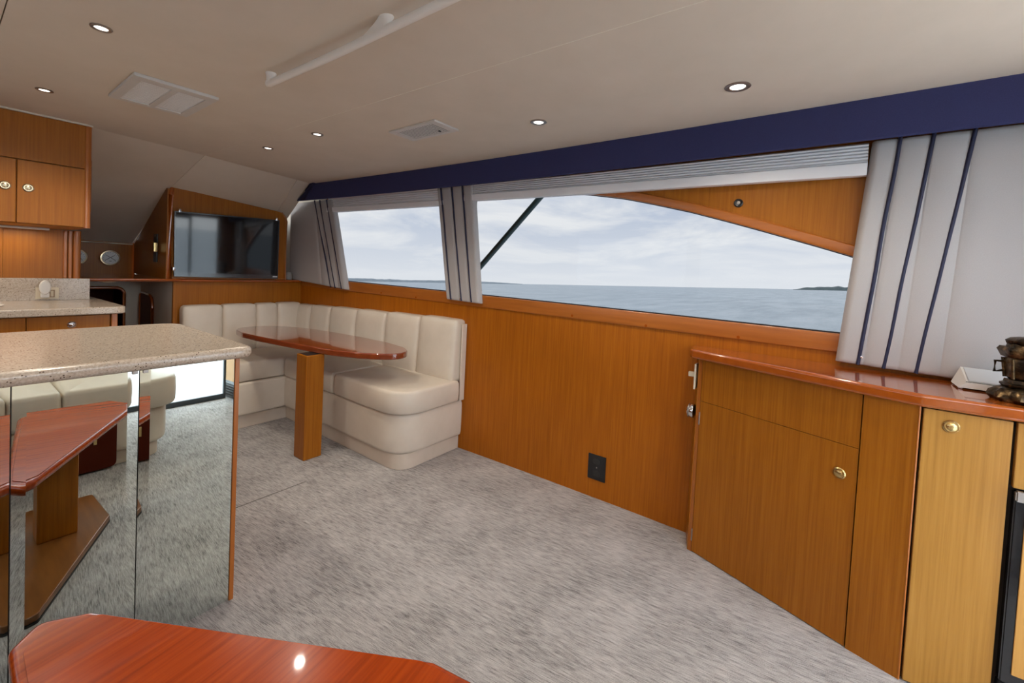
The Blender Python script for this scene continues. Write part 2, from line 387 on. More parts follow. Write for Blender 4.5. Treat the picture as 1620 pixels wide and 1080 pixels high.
# strut outside the large window
t = thing('support_strut', 'dark slanting exterior strut outside the large window', 'strut', (2.9, 2.2, 1.6))
A_, B_ = Vector((2.9, 1.911, 1.916)), Vector((2.9, 2.51, 1.335)); D_ = (B_ - A_)
p0, p1 = A_ - D_ * .5, B_ + D_ * .75
strutm = mat('dark_green_paint', (.05, .10, .10), .35); strutw = mat('strut_highlight', (.75, .8, .8), .4)
new_obj('strut_bar', tube([p0, p1], .034, 12, rz=.02), strutm, t)
new_obj('highlight_strip', tube([p0 + Vector((-.01, .038, -.03)), p1 + Vector((-.01, .038, -.03))], .006, 8), strutw, t)  # added thin white bar stands in for the highlight along the strut

# ------------------------------------------------------------------ floor
o = struct(new_obj('floor', box((-1.06, -.93, -.06), (2.42, 5.3, 0)), carpet))
sx0, sx1 = 1.02, 1.50
bm = box((.72, 2.478, .0), (1.36, 2.482, .0015)); new_obj('hatch_seam', bm, mat('hatch_seam_dark', (.12, .11, .10), .9), o)  # thin dark line of the hatch seam in the carpet
# ------------------------------------------------------------------ ceiling and headliner
ceil = sroot('ceiling', (.7, 1.5, 2.1))
def fe(X):   # forward edge of the flat ceiling
    pts = [(-1.06, 3.22), (.137, 3.40), (.56, 3.477), (1.155, 3.60), (1.40, 3.674), (2.083, 3.875), (2.4, 3.97)]
    for a, b in zip(pts, pts[1:]):
        if X <= b[0]: return a[1] + (b[1] - a[1]) * (X - a[0]) / (b[0] - a[0])
    return pts[-1][1]
def seamx(Y): return 1.246 - .0263 * Y
def ceil_panel(x0, x1, name='headliner_panel'):
    bm = bmesh.new(); rows = []
    ny = 12; nx = 6
    for i in range(nx + 1):
        row = []
        for k in range(ny + 1):
            s = i / nx; xx = lambda Y: x0(Y) + (x1(Y) - x0(Y)) * s
            Yf = fe(xx(3.5)); Y = -.9 + (Yf + .9) * k / ny; row.append(Vector((xx(Y), Y, zc(Y))))
        rows.append(row)
    lo = [[bm.verts.new(p) for p in r] for r in rows]; hi = [[bm.verts.new(p + Vector((0, 0, .012))) for p in r] for r in rows]
    for i in range(nx):
        for k in range(ny):
            bm.faces.new((lo[i][k], lo[i + 1][k], lo[i + 1][k + 1], lo[i][k + 1])); bm.faces.new((hi[i][k], hi[i][k + 1], hi[i + 1][k + 1], hi[i + 1][k]))
    for i in range(nx):
        bm.faces.new((lo[i][0], hi[i][0], hi[i + 1][0], lo[i + 1][0])); bm.faces.new((lo[i][ny], lo[i + 1][ny], hi[i + 1][ny], hi[i][ny]))
    for k in range(ny):
        bm.faces.new((lo[0][k], lo[0][k + 1], hi[0][k + 1], hi[0][k])); bm.faces.new((lo[nx][k], hi[nx][k], hi[nx][k + 1], lo[nx][k + 1]))
    return new_obj(name, bm, liner, ceil)
ceil_panel(lambda Y: -1.06, lambda Y: .1355)
ceil_panel(lambda Y: .1385, lambda Y: seamx(Y) - .0012)
ceil_panel(lambda Y: seamx(Y) + .0012, lambda Y: 2.40)
new_obj('seam_bead', tube([(seamx(Y), Y, zc(Y) + .0005) for Y in (-.9, .5, 1.5, 2.5, 3.6)], .0017, 6), mat('seam_bead_white', (.8, .74, .62), .5), ceil)
bm = bmesh.new()
v = [bm.verts.new(p) for p in ((-1.2, -1.0, 2.14), (2.5, -1.0, 2.14), (2.5, 5.3, 2.12), (-1.2, 5.3, 2.12), (-1.2, -1.0, 2.2), (2.5, -1.0, 2.2), (2.5, 5.3, 2.2), (-1.2, 5.3, 2.2))]
for f_ in ((0, 3, 2, 1), (4, 5, 6, 7), (0, 1, 5, 4), (1, 2, 6, 5), (2, 3, 7, 6), (3, 0, 4, 7)): bm.faces.new([v[i] for i in f_])
new_obj('backing_board', bm, liner, ceil)
# sloping windscreen liner
ws = sroot('wall_front_slope', (.8, 4.3, 1.7)); ws.name = 'trim_7'
def liner_panel(pts3, name='windscreen_liner_panel'):
    bm = bmesh.new(); rows = []
    for col_ in pts3:
        r = []
        for a, b in zip(col_, col_[1:]):
            for k in range(6): r.append(Vector(a).lerp(Vector(b), k / 6))
        r.append(Vector(col_[-1])); rows.append(r)
    lo = [[bm.verts.new(p) for p in r] for r in rows]; hi = [[bm.verts.new(p + Vector((0, .006, .012))) for p in r] for r in rows]
    n = len(rows[0]); m_ = len(rows)
    for i in range(m_ - 1):
        for k in range(n - 1):
            bm.faces.new((lo[i][k], lo[i + 1][k], lo[i + 1][k + 1], lo[i][k + 1])); bm.faces.new((hi[i][k], hi[i][k + 1], hi[i + 1][k + 1], hi[i + 1][k]))
    for i in range(m_ - 1):
        bm.faces.new((lo[i][0], hi[i][0], hi[i + 1][0], lo[i + 1][0])); bm.faces.new((lo[i][-1], lo[i + 1][-1], hi[i + 1][-1], hi[i][-1]))
    for k in range(n - 1):
        bm.faces.new((lo[0][k], lo[0][k + 1], hi[0][k + 1], hi[0][k])); bm.faces.new((lo[-1][k], hi[-1][k], hi[-1][k + 1], lo[-1][k + 1]))
    return new_obj(name, bm, liner, ws)
def E3(X, Y=None, z=None):
    Y = fe(X) if Y is None else Y; return (X, Y, zc(Y) if z is None else z)
cA = [E3(-1.05), (-1.05, 4.2, 1.80), (-1.05, 5.12, 1.41)]
cB = [E3(.56), (.56, 4.2, 1.835), (.62, 5.12, 1.41)]
cC = [E3(1.155), (1.13, 4.205, 1.858), (1.10, 5.12, 1.402)]
cC2 = [E3(1.158), (1.133, 4.205, 1.858), (1.103, 5.12, 1.402)]
cD = [E3(1.93), (1.95, 4.205, 1.792), (1.95, 5.12, 1.30)]
cD2 = [E3(1.933), (1.953, 4.205, 1.79), (1.953, 5.12, 1.298)]
cE = [E3(2.083), (2.124, 4.419, 1.713), (2.09, 5.12, 1.15)]
liner_panel([cA, cB, cC]); liner_panel([cC2, cD]); liner_panel([cD2, cE])

# ------------------------------------------------------------------ starboard wall
wall = sroot('wall_right', (2.38, 1.5, 0))
tb = lambda Y: 1.053 + .0068 * max(0, Y); tt = lambda Y: 1.134 + .0076 * max(0, Y)
new_obj('lower_panel', strip(-.88, 5.2, sect(wx, lambda Y: wx(Y) + .04, -.01, tb), .15), woodwall, wall)
W1 = (2.22, 3.86); W2 = (-.30, 2.12)
arch_pts = [(1.45, 1.86), (1.19, 1.823), (.989, 1.79), (.822, 1.751), (.618, 1.699), (.432, 1.643), (.29, 1.598), (.159, 1.555), (.037, 1.515), (-.073, 1.477), (-.30, 1.39)]
def arch(Y):
    if Y >= 1.45: return 1.86
    for a, b in zip(arch_pts, arch_pts[1:]):
        if Y >= b[0]: return b[1] + (a[1] - b[1]) * (Y - b[0]) / (a[0] - b[0])
    return arch_pts[-1][1]
xo = lambda Y: wx(Y) + .05
new_obj('sill_backing', strip(-.88, 5.2, sect(wx, xo, tb, lambda Y: tt(Y) - .001), .15), woodwall, wall)
new_obj('upper_panel', strip(-.88, -.30, sect(wx, xo, tt, 2.12), .2), wood, wall)
new_obj('arched_panel', strip(-.30, 2.12, sect(wx, xo, arch, 2.12), .06), wood, wall)
new_obj('window_pillar', strip(2.12, 2.22, sect(wx, xo, tt, 2.12), .1), wood, wall)
new_obj('upper_panel', strip(2.22, 3.86, sect(wx, xo, 1.86, 2.12), .1), wood, wall)
new_obj('upper_panel', strip(3.86, 5.2, sect(wx, xo, tt, 2.12), .1), beige, wall)
# sill trim with plugs
tr = sroot('trim_1', (2.37, 1.5, 1.1))
def sill_sec(Y):
    a, b = tb(Y), tt(Y); x = wx(Y) - .012
    return [(x + .004, a), (wx(Y) + .002, a), (wx(Y) + .002, b), (x + .004, b), (x, b - .005), (x, a + .005)]
new_obj('sill_board', strip(-.1, 4.19, sill_sec, .12), woodh, tr)
for (x, y, z) in ((2.372, .806, 1.070), (2.373, .345, 1.068), (2.285, 3.055, 1.091), (2.311, 2.645, 1.085), (2.365, 1.267, 1.079)):
    new_obj('wood_plug', lathe([(0, -.004), (.0075, -.004), (.0075, .0012), (0, .0016)], (wx(y) - .012, y, z), (-1, 0, 0), 12), glosst, tr)
# arch trim
tr = sroot('trim_2', (2.38, .6, 1.7))
bm = bmesh.new(); rg = []
for i in range(45):
    Y = -.28 + 1.72 * i / 44; a = arch(Y); e = .02
    dz = (arch(Y + e) - arch(Y - e)) / (2 * e); nn = Vector((0, -dz, 1)).normalized(); wd = .046 if Y < 1.1 else .046 * max(.2, (1.5 - Y) / .4)
    x = wx(Y); P = Vector((x, Y, a)); Q = P + nn * wd
    rg.append([bm.verts.new(p) for p in (P + Vector((.045, 0, -.001)), P + Vector((-.008, 0, -.001)), P + Vector((-.013, 0, .006)), Q + Vector((-.013, 0, -.006)), Q + Vector((-.006, 0, 0)), Q + Vector((.002, 0, 0)))])
for A, B in zip(rg, rg[1:]):
    for j in range(6): bm.faces.new((A[j], A[(j + 1) % 6], B[(j + 1) % 6], B[j]))
bm.faces.new(rg[0]); bm.faces.new(rg[-1][::-1])
new_obj('arch_moulding', bm, woodh, tr)
# windows: pane + black gasket
def window(name, y0, y1, top, label):
    r = sroot(name, (2.42, (y0 + y1) / 2, 1.5))
    bm = bmesh.new(); n = 40; lo = []; hi = []
    for i in range(n + 1):
        Y = y0 + (y1 - y0) * i / n; lo.append(bm.verts.new((wx(Y) + .042, Y, tt(Y) - .01))); hi.append(bm.verts.new((wx(Y) + .042, Y, top(Y) + .01)))
    for i in range(n): bm.faces.new((lo[i], lo[i + 1], hi[i + 1], hi[i]))
    new_obj('window_pane', bm, tinted, r)
    new_obj('gasket', strip(y0, y1, lambda Y: [(wx(Y) + .03, tt(Y) - .001), (wx(Y) + .04, tt(Y) - .001), (wx(Y) + .04, tt(Y) + .005), (wx(Y) + .03, tt(Y) + .005)], .1), black, r)
    new_obj('gasket', strip(y0, y1, lambda Y: [(wx(Y) + .03, top(Y) - .004), (wx(Y) + .04, top(Y) - .004), (wx(Y) + .04, top(Y) + .002), (wx(Y) + .03, top(Y) + .002)], .05), black, r)
window('window_1', 2.22, 3.86, lambda Y: 1.86, '')
window('window_2', -.30, 2.12, arch, '')
# ------------------------------------------------------------------ port wall, back wall, front walls
pw = sroot('wall_left', (-1.05, 1.5, 0))
new_obj('lower_panel', box((-1.10, -.9, -.01), (-1.05, 5.2, 1.12)), wood, pw)
new_obj('upper_panel', box((-1.10, -.9, 1.86), (-1.05, 5.2, 2.12)), navy, pw)
for a, b in ((-.9, -.55), (1.35, 1.5), (2.95, 5.2)): new_obj('window_pillar', box((-1.10, a, 1.12), (-1.05, b, 1.86)), padm, pw)
for i, (a, b) in enumerate(((-.55, 1.35), (1.5, 2.95))):
    r = sroot('window_%d' % (i + 3), (-1.08, (a + b) / 2, 1.5)); new_obj('window_pane', box((-1.085, a, 1.11), (-1.08, b, 1.87)), portg, r)
bw = sroot('wall_back', (.6, -.88, 0))
new_obj('lower_panel', box((-1.06, -.93, -.01), (1.02, -.87, 1.42)), padm, bw)
new_obj('pillar', box((1.02, -.93, -.01), (1.07, -.87, 2.12)), wood, bw)
new_obj('pillar', box((2.06, -.93, -.01), (2.42, -.87, 2.12)), wood, bw)
new_obj('header', box((-1.06, -.93, 1.98), (2.06, -.87, 2.12)), wood, bw)
new_obj('pillar', box((-1.06, -.93, 1.42), (-.95, -.87, 1.98)), wood, bw)
r = sroot('window_5', (0, -.9, 1.5)); new_obj('window_pane', box((-.95, -.905, 1.42), (1.02, -.9, 1.98)), clear, r)
r = sroot('door_1', (1.38, -.9, 0)); new_obj('door_pane', box((1.10, -.905, .045), (1.65, -.9, 1.94)), clear, r); new_obj('side_pane', box((1.69, -.905, .0), (2.06, -.9, 1.98)), clear, r)
doorf = mat('dark_door_frame', (.035, .045, .055), .4)
for a, b in (((1.07, -.915, 0), (1.10, -.885, 1.98)), ((1.65, -.915, 0), (1.69, -.885, 1.98)), ((1.10, -.915, 0), (1.65, -.885, .045)), ((1.10, -.915, 1.94), (1.65, -.885, 1.98))):
    new_obj('door_frame', box(a, b, .004), doorf, r)

wf = sroot('wall_front', (.5, 5.1, 0))
YW = 5.1
new_obj('upper_panel', box((-1.05, YW, 1.10), (1.12, YW + .03, 1.44)), wood, wf)
op = [(-1.05, -.01), (.56, -.01), (.56, .96)] + [(.56 + .05 - .05 * math.cos(t_ * PI / 12), .96 + .05 * math.sin(t_ * PI / 12)) for t_ in range(1, 7)] + \
     [(.99 + .06 * math.sin(t_ * PI / 12), .95 + .06 * math.cos(t_ * PI / 12)) for t_ in range(0, 7)] + [(1.05, -.01), (1.2, -.01), (1.2, 1.12), (-1.05, 1.12)]
new_obj('lower_panel', prism(op, YW, YW + .03, axis='y'), beige, wf)
new_obj('side_panel', box((1.165, 4.25, -.01), (1.19, YW, 1.12)), beige, wf)
new_obj('top_bead', tube([(-1.0, YW - .004, 1.402), (1.10, YW - .004, 1.402)], .006, 8), liner, wf)
# starboard forward bulkhead behind settee
new_obj('settee_bulkhead', box((1.165, 4.215, .0), (2.30, 4.245, 1.12)), wood, wf)
# companionway opening and side door
r = sroot('door_2', (.8, YW, .5))
path = [(.56, YW - .004, 0), (.56, YW - .004, .96)] + [(.61 - .05 * math.cos(t_ * PI / 12), YW - .004, .96 + .05 * math.sin(t_ * PI / 12)) for t_ in range(1, 7)] + \
       [(.99 + .06 * math.sin(t_ * PI / 12), YW - .004, .95 + .06 * math.cos(t_ * PI / 12)) for t_ in range(0, 7)] + [(1.05, YW - .004, 0)]
new_obj('door_trim', tube(path, .013, 8), glosst, r)
bm = box((.5, YW + .03, -.05), (1.15, YW + .9, 1.08))
bm.faces.ensure_lookup_table()
for f_ in list(bm.faces):
    if abs(f_.calc_center_median().y - (YW + .03)) < 1e-4: bm.faces.remove(f_)
new_obj('dark_passage', bm, darkw, r)
r = sroot('door_3', (1.16, 4.85, .5))
dp = rounded([(4.70, .02), (5.06, .02), (5.06, .975), (4.70, .965)], [.01, .01, .06, .11], 6)
new_obj('door_leaf', prism(dp, 1.152, 1.166, .003, axis='x'), darkw, r)
new_obj('door_trim', tube([(1.152, p[0], p[1]) for p in dp], .010, 8, closed=True), glosst, r)

# ------------------------------------------------------------------ ledge, TV cabinet, TV
t = thing('ledge', 'glossy reddish wooden ledge running under the television', 'ledge', (1.4, 4.3, 1.11))
new_obj('ledge_board', prism(rounded([(.45, 4.185), (1.20, 4.185), (1.24, 4.17), (2.19, 4.17), (2.13, 4.55), (1.9, 5.09), (.45, 5.09)], [0, .01, .01, .03, 0, 0, 0]), 1.115, 1.137, .009), glosst, t)
new_obj('lip', tube([(.45, 4.178, 1.131), (1.20, 4.178, 1.131)], .008, 8), glosst, t)

t = thing('television_cabinet', 'honey wood cabinet with cut-off corner holding the television', 'cabinet', (1.58, 4.3, 1.138))
front = rounded([(1.122, 1.138), (2.038, 1.138), (2.032, 1.70), (1.985, 1.775), (1.145, 1.862), (1.122, 1.84)], [.004, .02, .05, .06, .02, .02], 5)
bm = bmesh.new(); fa = [bm.verts.new((p.x, 4.2, p.y)) for p in front]
bk = [bm.verts.new((p.x, 5.08, min(p.y, 1.33) if p.y > 1.2 else p.y)) for p in front]
k = len(front); bm.faces.new(fa); bm.faces.new(bk[::-1])
for i in range(k): bm.faces.new((fa[i], bk[i], bk[(i + 1) % k], fa[(i + 1) % k]))
new_obj('cabinet_body', bm, wood, t)
bm = prism([(4.195, 1.1385), (4.195, 1.846), (4.23, 1.85), (5.09, 1.405), (5.09, 1.1385)], 1.108, 1.121, axis='x'); new_obj('side_panel', bm, wood, t)
new_obj('corner_post', tube([(1.130, 4.208, 1.139), (1.130, 4.208, 1.80), (1.134, 4.209, 1.832), (1.146, 4.211, 1.856)], [.021, .021, .02, .014], 14), glosst, t)
new_obj('corner_post', tube([(2.03, 4.208, 1.139), (2.03, 4.208, 1.69), (2.02, 4.209, 1.73), (1.985, 4.211, 1.772)], [.014, .014, .013, .01], 12), woodup, t)
new_obj('bottom_rail', box((1.15, 4.188, 1.139), (2.02, 4.2, 1.15), .002), woodh, t)
o = new_obj('switch_plate', box((1.098, 4.40, 1.262), (1.108, 4.48, 1.49), .002), black, t)
new_obj('switch_lever', box((1.07, 4.36, 1.345), (1.098, 4.385, 1.42), .004), brass, t)

t = thing('television', 'black flat television showing window reflections', 'television', (1.55, 4.16, 1.42))
tvc = [Vector((1.150, 4.185, 1.674)), Vector((1.915, 4.105, 1.690)), Vector((1.915, 4.105, 1.150)), Vector((1.156, 4.185, 1.158))]
import itertools
ux = (tvc[1] - tvc[0]).normalized(); nrm = ux.cross(Vector((0, 0, 1))).normalized()   # points aft
if nrm.y > 0: nrm = -nrm
def slab(quad, off0, off1, bev=.0):
    bm = bmesh.new(); a = [bm.verts.new(p + nrm * off0) for p in quad]; b = [bm.verts.new(p + nrm * off1) for p in quad]
    bm.faces.new(a); bm.faces.new(b[::-1])
    for i in range(4): bm.faces.new((a[i], b[i], b[(i + 1) % 4], a[(i + 1) % 4]))
    bmesh.ops.recalc_face_normals(bm, faces=bm.faces)
    if bev: bmesh.ops.bevel(bm, geom=bm.edges[:], offset=bev, segments=2, affect='EDGES')
    return bm
def inset(quad, l, r_, tp, b):
    z = Vector((0, 0, 1)); return [quad[0] + ux * l - z * tp, quad[1] - ux * r_ - z * tp, quad[2] - ux * r_ + z * b, quad[3] + ux * l + z * b]
tvscreen = mat('screen_glass', (.004, .005, .007), .06, coat=.35, spec=.4)
new_obj('television_body', slab(tvc, -.012, .016, .004), black, t)
new_obj('bezel', slab(inset(tvc, 0, 0, 0, 0), .0165, .020, .001), blackg, t)
new_obj('screen', slab(inset(tvc, .008, .008, .010, .036), .0203, .0215), tvscreen, t)
silver = mat('silver_text', (.6, .6, .62), .4, .6)
new_obj('maker_badge', slab([tvc[2] - ux * .045 + Vector((0, 0, .024)), tvc[2] - ux * .008 + Vector((0, 0, .024)), tvc[2] - ux * .008 + Vector((0, 0, .017)), tvc[2] - ux * .045 + Vector((0, 0, .017))], .0205, .0215), silver, t)
for (i, du) in ((0, .03), (1, -.03), (3, -.005)):
    c = tvc[i] + ux * du + Vector((0, 0, .004 if i < 3 else .06)); new_obj('mounting_clip', box(c - Vector((.008, .028, .012)), c + Vector((.008, .004, .014)), .003), chrome, t)

t = tag(new_obj('small_speaker', lathe([(0, 0), (.034, 0), (.042, .01), (.044, .035), (.036, .062), (.018, .075), (0, .078)], (2.088, 4.26, 1.138), (0, 0, 1), 18), mat('grey_mesh', (.25, .25, .25), .8)), 'small grey rounded speaker at the right foot of the television cabinet', 'speaker')

# gauges on the front bulkhead
def gauge(x, z, label):
    t = thing('brass_gauge', label, 'gauge', (x, YW, z), 'round gauges on the forward bulkhead')
    new_obj('gauge_case', lathe([(0, 0), (.058, 0), (.058, .028), (.065, .03), (.068, .036), (.065, .042), (.058, .043), (.055, .038), (0, .038)], (x, YW, z), (0, -1, 0), 32), mat('aged_brass', (.60, .50, .36), .25, 1.0), t)
    new_obj('dial_face', lathe([(0, .0385), (.0545, .0385), (.0545, .0395), (0, .0395)], (x, YW, z), (0, -1, 0), 32), gaugef, t)
    for s in (-1, 1):
        a = Vector((x - s * .035, YW - .041, z - .022)); b = Vector((x + s * .031, YW - .041, z + .026)); new_obj('needle', tube([a, b], .0018, 6), black, t)
    bm = None
    for k in range(13):
        an = math.radians(-130 + 260 * k / 12); bm = tube([(x + .043 * math.sin(an), YW - .0405, z + .043 * math.cos(an)), (x + .050 * math.sin(an), YW - .0405, z + .050 * math.cos(an))], .001, 4, bm)
    new_obj('dial_ticks', bm, black, t)
    new_obj('dial_print', box((x - .008, YW - .0408, z - .030), (x + .008, YW - .04, z - .026)), black, t)
gauge(.945, 1.272, 'round brass-rimmed gauge with crossed needles on the forward bulkhead')
gauge(.735, 1.272, 'round gauge half hidden behind the galley post')
t = thing('dome_light', 'small cream dome light under the reddish ledge', 'light', (.80, 4.36, 1.115))
new_obj('light_base', lathe([(0, 0), (.062, 0), (.062, .006), (0, .006)], (.80, 4.36, 1.115), (0, 0, -1), 24), offw, t)
new_obj('lens', lathe([(0, .006), (.055, .006), (.048, .014), (.025, .02), (0, .021)], (.80, 4.36, 1.115), (0, 0, -1), 24), mat('cream_lens', (.75, .68, .5), .3), t)

# ------------------------------------------------------------------ galley along the forward port side
def knob(parent, c, n, r=.020, nm='knob', m=brass):
    new_obj(nm, lathe([(0, 0), (r, 0), (r * 1.02, .003), (r * .86, .006), (r * .80, .004), (r * .62, .004), (r * .60, .009), (r * .45, .011), (0, .012)], c, n, 24), m, parent)
t = thing('galley_cabinet', 'wooden galley base cabinet with drawers under the far counter', 'cabinet', (-.2, 3.8, 0))
new_obj('cabinet_body', box((-1.04, 3.55, .0), (.665, 4.35, .955)), wood, t)
new_obj('end_post', box((.668, 3.525, 0), (.697, 4.3, .955), .004), woodup, t)
dx_ = [-.70, -.36, -.02, .320, .664]
for a, b in zip(dx_, dx_[1:]):
    d = new_obj('drawer_front', box((a + .002, 3.53, .80), (b - .002, 3.549, .950), .0015), wood, t)
    knob(d, ((a + b) / 2 + .005, 3.53, .90), (0, -1, 0), .019, m=chrome)
    d = new_obj('door', box((a + .002, 3.53, .05), (b - .002, 3.549, .796), .0015), wood, t)
    knob(d, (b - .05, 3.53, .70), (0, -1, 0), .019, m=chrome)
t = thing('galley_counter', 'speckled beige stone counter of the far galley', 'counter', (-.2, 3.8, .957))
new_obj('counter_slab', prism(rounded([(-1.04, 3.49), (.735, 3.49), (.70, 4.42), (-1.04, 4.42)], [0, .05, .01, 0]), .957, 1.0, .014, 4), stone, t)
new_obj('backsplash', box((-1.04, 4.05, 1.0), (.655, 4.07, 1.142), .002), stone, t)
t = thing('sink_basin', 'white oval sink rim at the left edge of the galley counter', 'sink', (.10, 3.74, 1.0))
new_obj('rim', lathe([(.165, 0), (.175, .003), (.168, .006), (.158, .004), (.155, .0015), (.165, 0)][::-1], (.10, 3.74, 1.0), (0, 0, 1), 40, sx=1, sy=.8), white, t)
new_obj('bowl', lathe([(0, .001), (.157, .001), (.157, .0025), (0, .0025)], (.10, 3.74, 1.0), (0, 0, 1), 40, sx=1, sy=.8), white, t)
t = thing('back_panel', 'upright-grained wood panel above the galley backsplash', 'panel', (-.2, 4.08, 1.142))
new_obj('panel_board', box((-1.04, 4.072, 1.142), (.27, 4.10, 1.458)), wood, t)
new_obj('panel_board', box((.2715, 4.072, 1.142), (.527, 4.10, 1.458)), wood, t)
for a, b in ((.528, .548), (.551, .571)): new_obj('tambour_slat', box((a, 4.064, 1.142), (b, 4.10, 1.458), .005), woodup, t)
new_obj('end_post', tube([(.592, 4.082, 1.142), (.592, 4.082, 1.458)], .021, 16), woodup, t)
t = thing('upper_cabinet', 'wooden overhead cabinet with two small doors hung from the ceiling', 'cabinet', (-.2, 3.7, 1.461))
new_obj('cabinet_body', prism(rounded([(-1.04, 3.44), (.553, 3.44), (.553, 4.10), (-1.04, 4.10)], [0, .03, 0, 0]), 1.4615, 2.03, .003), wood, t)
new_obj('header_panel', box((-1.04, 3.421, 1.786 + .01), (.526, 3.441, 2.035), .002), wood, t)
new_obj('corner_post', tube([(.536, 3.438, 1.4615), (.536, 3.438, 2.035)], .018, 14), woodup, t)
new_obj('top_bead', tube([(-1.04, 3.418, 2.041), (.53, 3.418, 2.041), (.552, 3.43, 2.041), (.558, 3.46, 2.041), (.558, 4.0, 2.035)], .006, 8), liner, t)
new_obj('side_batten', box((.553, 3.50, 1.56), (.566, 3.54, 1.86), .003), woodup, t)
for a, b, kx in ((-.26, .268, .232), (.273, .526, .312)):
    d = new_obj('door', box((a, 3.419, 1.465), (b, 3.4405, 1.790), .002), wood, t); knob(d, (kx, 3.419, 1.650), (0, -1, 0), .021, m=mat('pale_brass', (.72, .62, .42), .28, 1.0))
bz = box((-1.04, 3.419, 1.465), (-.265, 3.4405, 1.79), .002); new_obj('door', bz, wood, t)
t = thing('wall_socket', 'cream double socket plate with rocker on the backsplash', 'socket', (.457, 4.05, 1.045))
new_obj('plate', box((.405, 4.044, 1.008), (.508, 4.05, 1.083), .002), offw, t)
new_obj('rocker', box((.470, 4.038, 1.025), (.484, 4.044, 1.062), .002), mat('cream_rocker', (.62, .55, .42), .4), t)
new_obj('rocker_frame', box((.465, 4.041, 1.020), (.489, 4.0445, 1.067), .001), mat('brown_line', (.3, .2, .12), .5), t)
t = thing('night_light', 'white oval plug-in lamp on the backsplash socket', 'light', (.443, 4.03, 1.08))
new_obj('lamp_disc', prism([(.443 + .027 * math.cos(a * PI / 16), 1.085 + .046 * math.sin(a * PI / 16)) for a in range(32)], 4.005, 4.03, .008, axis='y'), white, t)
new_obj('plug_base', box((.424, 4.015, 1.018), (.464, 4.044, 1.05), .006), white, t)

# ------------------------------------------------------------------ island with mirrored front
YM = 1.815
t = thing('island_counter', 'large speckled beige stone worktop on the mirrored island', 'counter', (0, 2.2, .96))
new_obj('counter_slab', prism(rounded([(-.72, 1.765), (.752, 1.765), (.742, 2.60), (-.72, 2.60)], [.05, .05, .11, .05], 8), .960, 1.003, .019, 5), stone, t)
t = thing('mirrored_island', 'island cabinet faced with tall mirrors under the large stone worktop', 'island', (0, 2.2, 0))
new_obj('cabinet_body', box((-.70, 1.826, 0), (.699, 2.56, .9595)), wood, t)
new_obj('corner_trim', box((.700, 1.812, 0), (.716, 1.835, .9595), .002), woodup, t)
new_obj('end_panel', box((.700, 1.8355, 0), (.712, 2.56, .9595), .002), wood, t)
def mirror_panel(x0, x1):
    bm = bmesh.new(); b_ = .028; d = .0017; z0, z1 = .002, .957; Y = YM
    out_ = [bm.verts.new(p) for p in ((x0, Y + d, z0), (x1, Y + d, z0), (x1, Y + d, z1), (x0, Y + d, z1))]
    inn = [bm.verts.new(p) for p in ((x0 + b_, Y, z0 + .001), (x1 - b_, Y, z0 + .001), (x1 - b_, Y, z1 - .001), (x0 + b_, Y, z1 - .001))]
    bk = [bm.verts.new((v.co.x, Y + .008, v.co.z)) for v in out_]
    bm.faces.new(inn)
    for i in range(4):
        bm.faces.new((out_[i], out_[(i + 1) % 4], inn[(i + 1) % 4], inn[i])); bm.faces.new((bk[i], out_[i], out_[(i + 1) % 4], bk[(i + 1) % 4]))
    bm.faces.new(bk[::-1]); o = new_obj('mirror_panel', bm, mirror, t, autos=False)
    for p in o.data.polygons: p.use_smooth = False
for a, b in ((-.70, -.418), (-.416, -.139), (-.136, .1365), (.1395, .4145), (.4175, .6985)): mirror_panel(a, b)
new_obj('backing_board', box((-.70, 1.8235, 0), (.699, 1.8258, .9595)), black, t)
for x in (.405, .430, .700 - .27 - .005): pass
for x in (.404, .431): new_obj('mirror_clip', box((x - .007, 1.810, .944), (x + .007, 1.8148, .957), .001), nickel, t)

# ------------------------------------------------------------------ dining table
dt = thing('dining_table', 'oval glossy mahogany dining table on a square wooden post', 'table', (1.6, 2.9, 0))
dine = [(1.475, 3.83), (1.52, 3.91), (1.60, 3.945), (1.69, 3.945), (1.78, 3.90), (1.864, 3.805), (1.957, 3.60), (2.01, 3.30), (2.05, 2.95), (2.06, 2.65), (2.03, 2.42), (1.97, 2.31), (1.90, 2.272), (1.82, 2.285), (1.745, 2.36), (1.675, 2.47), (1.605, 2.638), (1.572, 2.79), (1.537, 2.993), (1.50, 3.225), (1.466, 3.458), (1.452, 3.66)]
new_obj('tabletop', prism(rounded(dine, .2, 3), .708, .75, .008, 3), glossd, dt)
new_obj('pedestal', box((1.485, 2.745, 0), (1.612, 2.875, .706), .006), wood, dt)
new_obj('mounting_plate', box((1.495, 2.755, .7062), (1.60, 2.86, .7078)), black, dt)

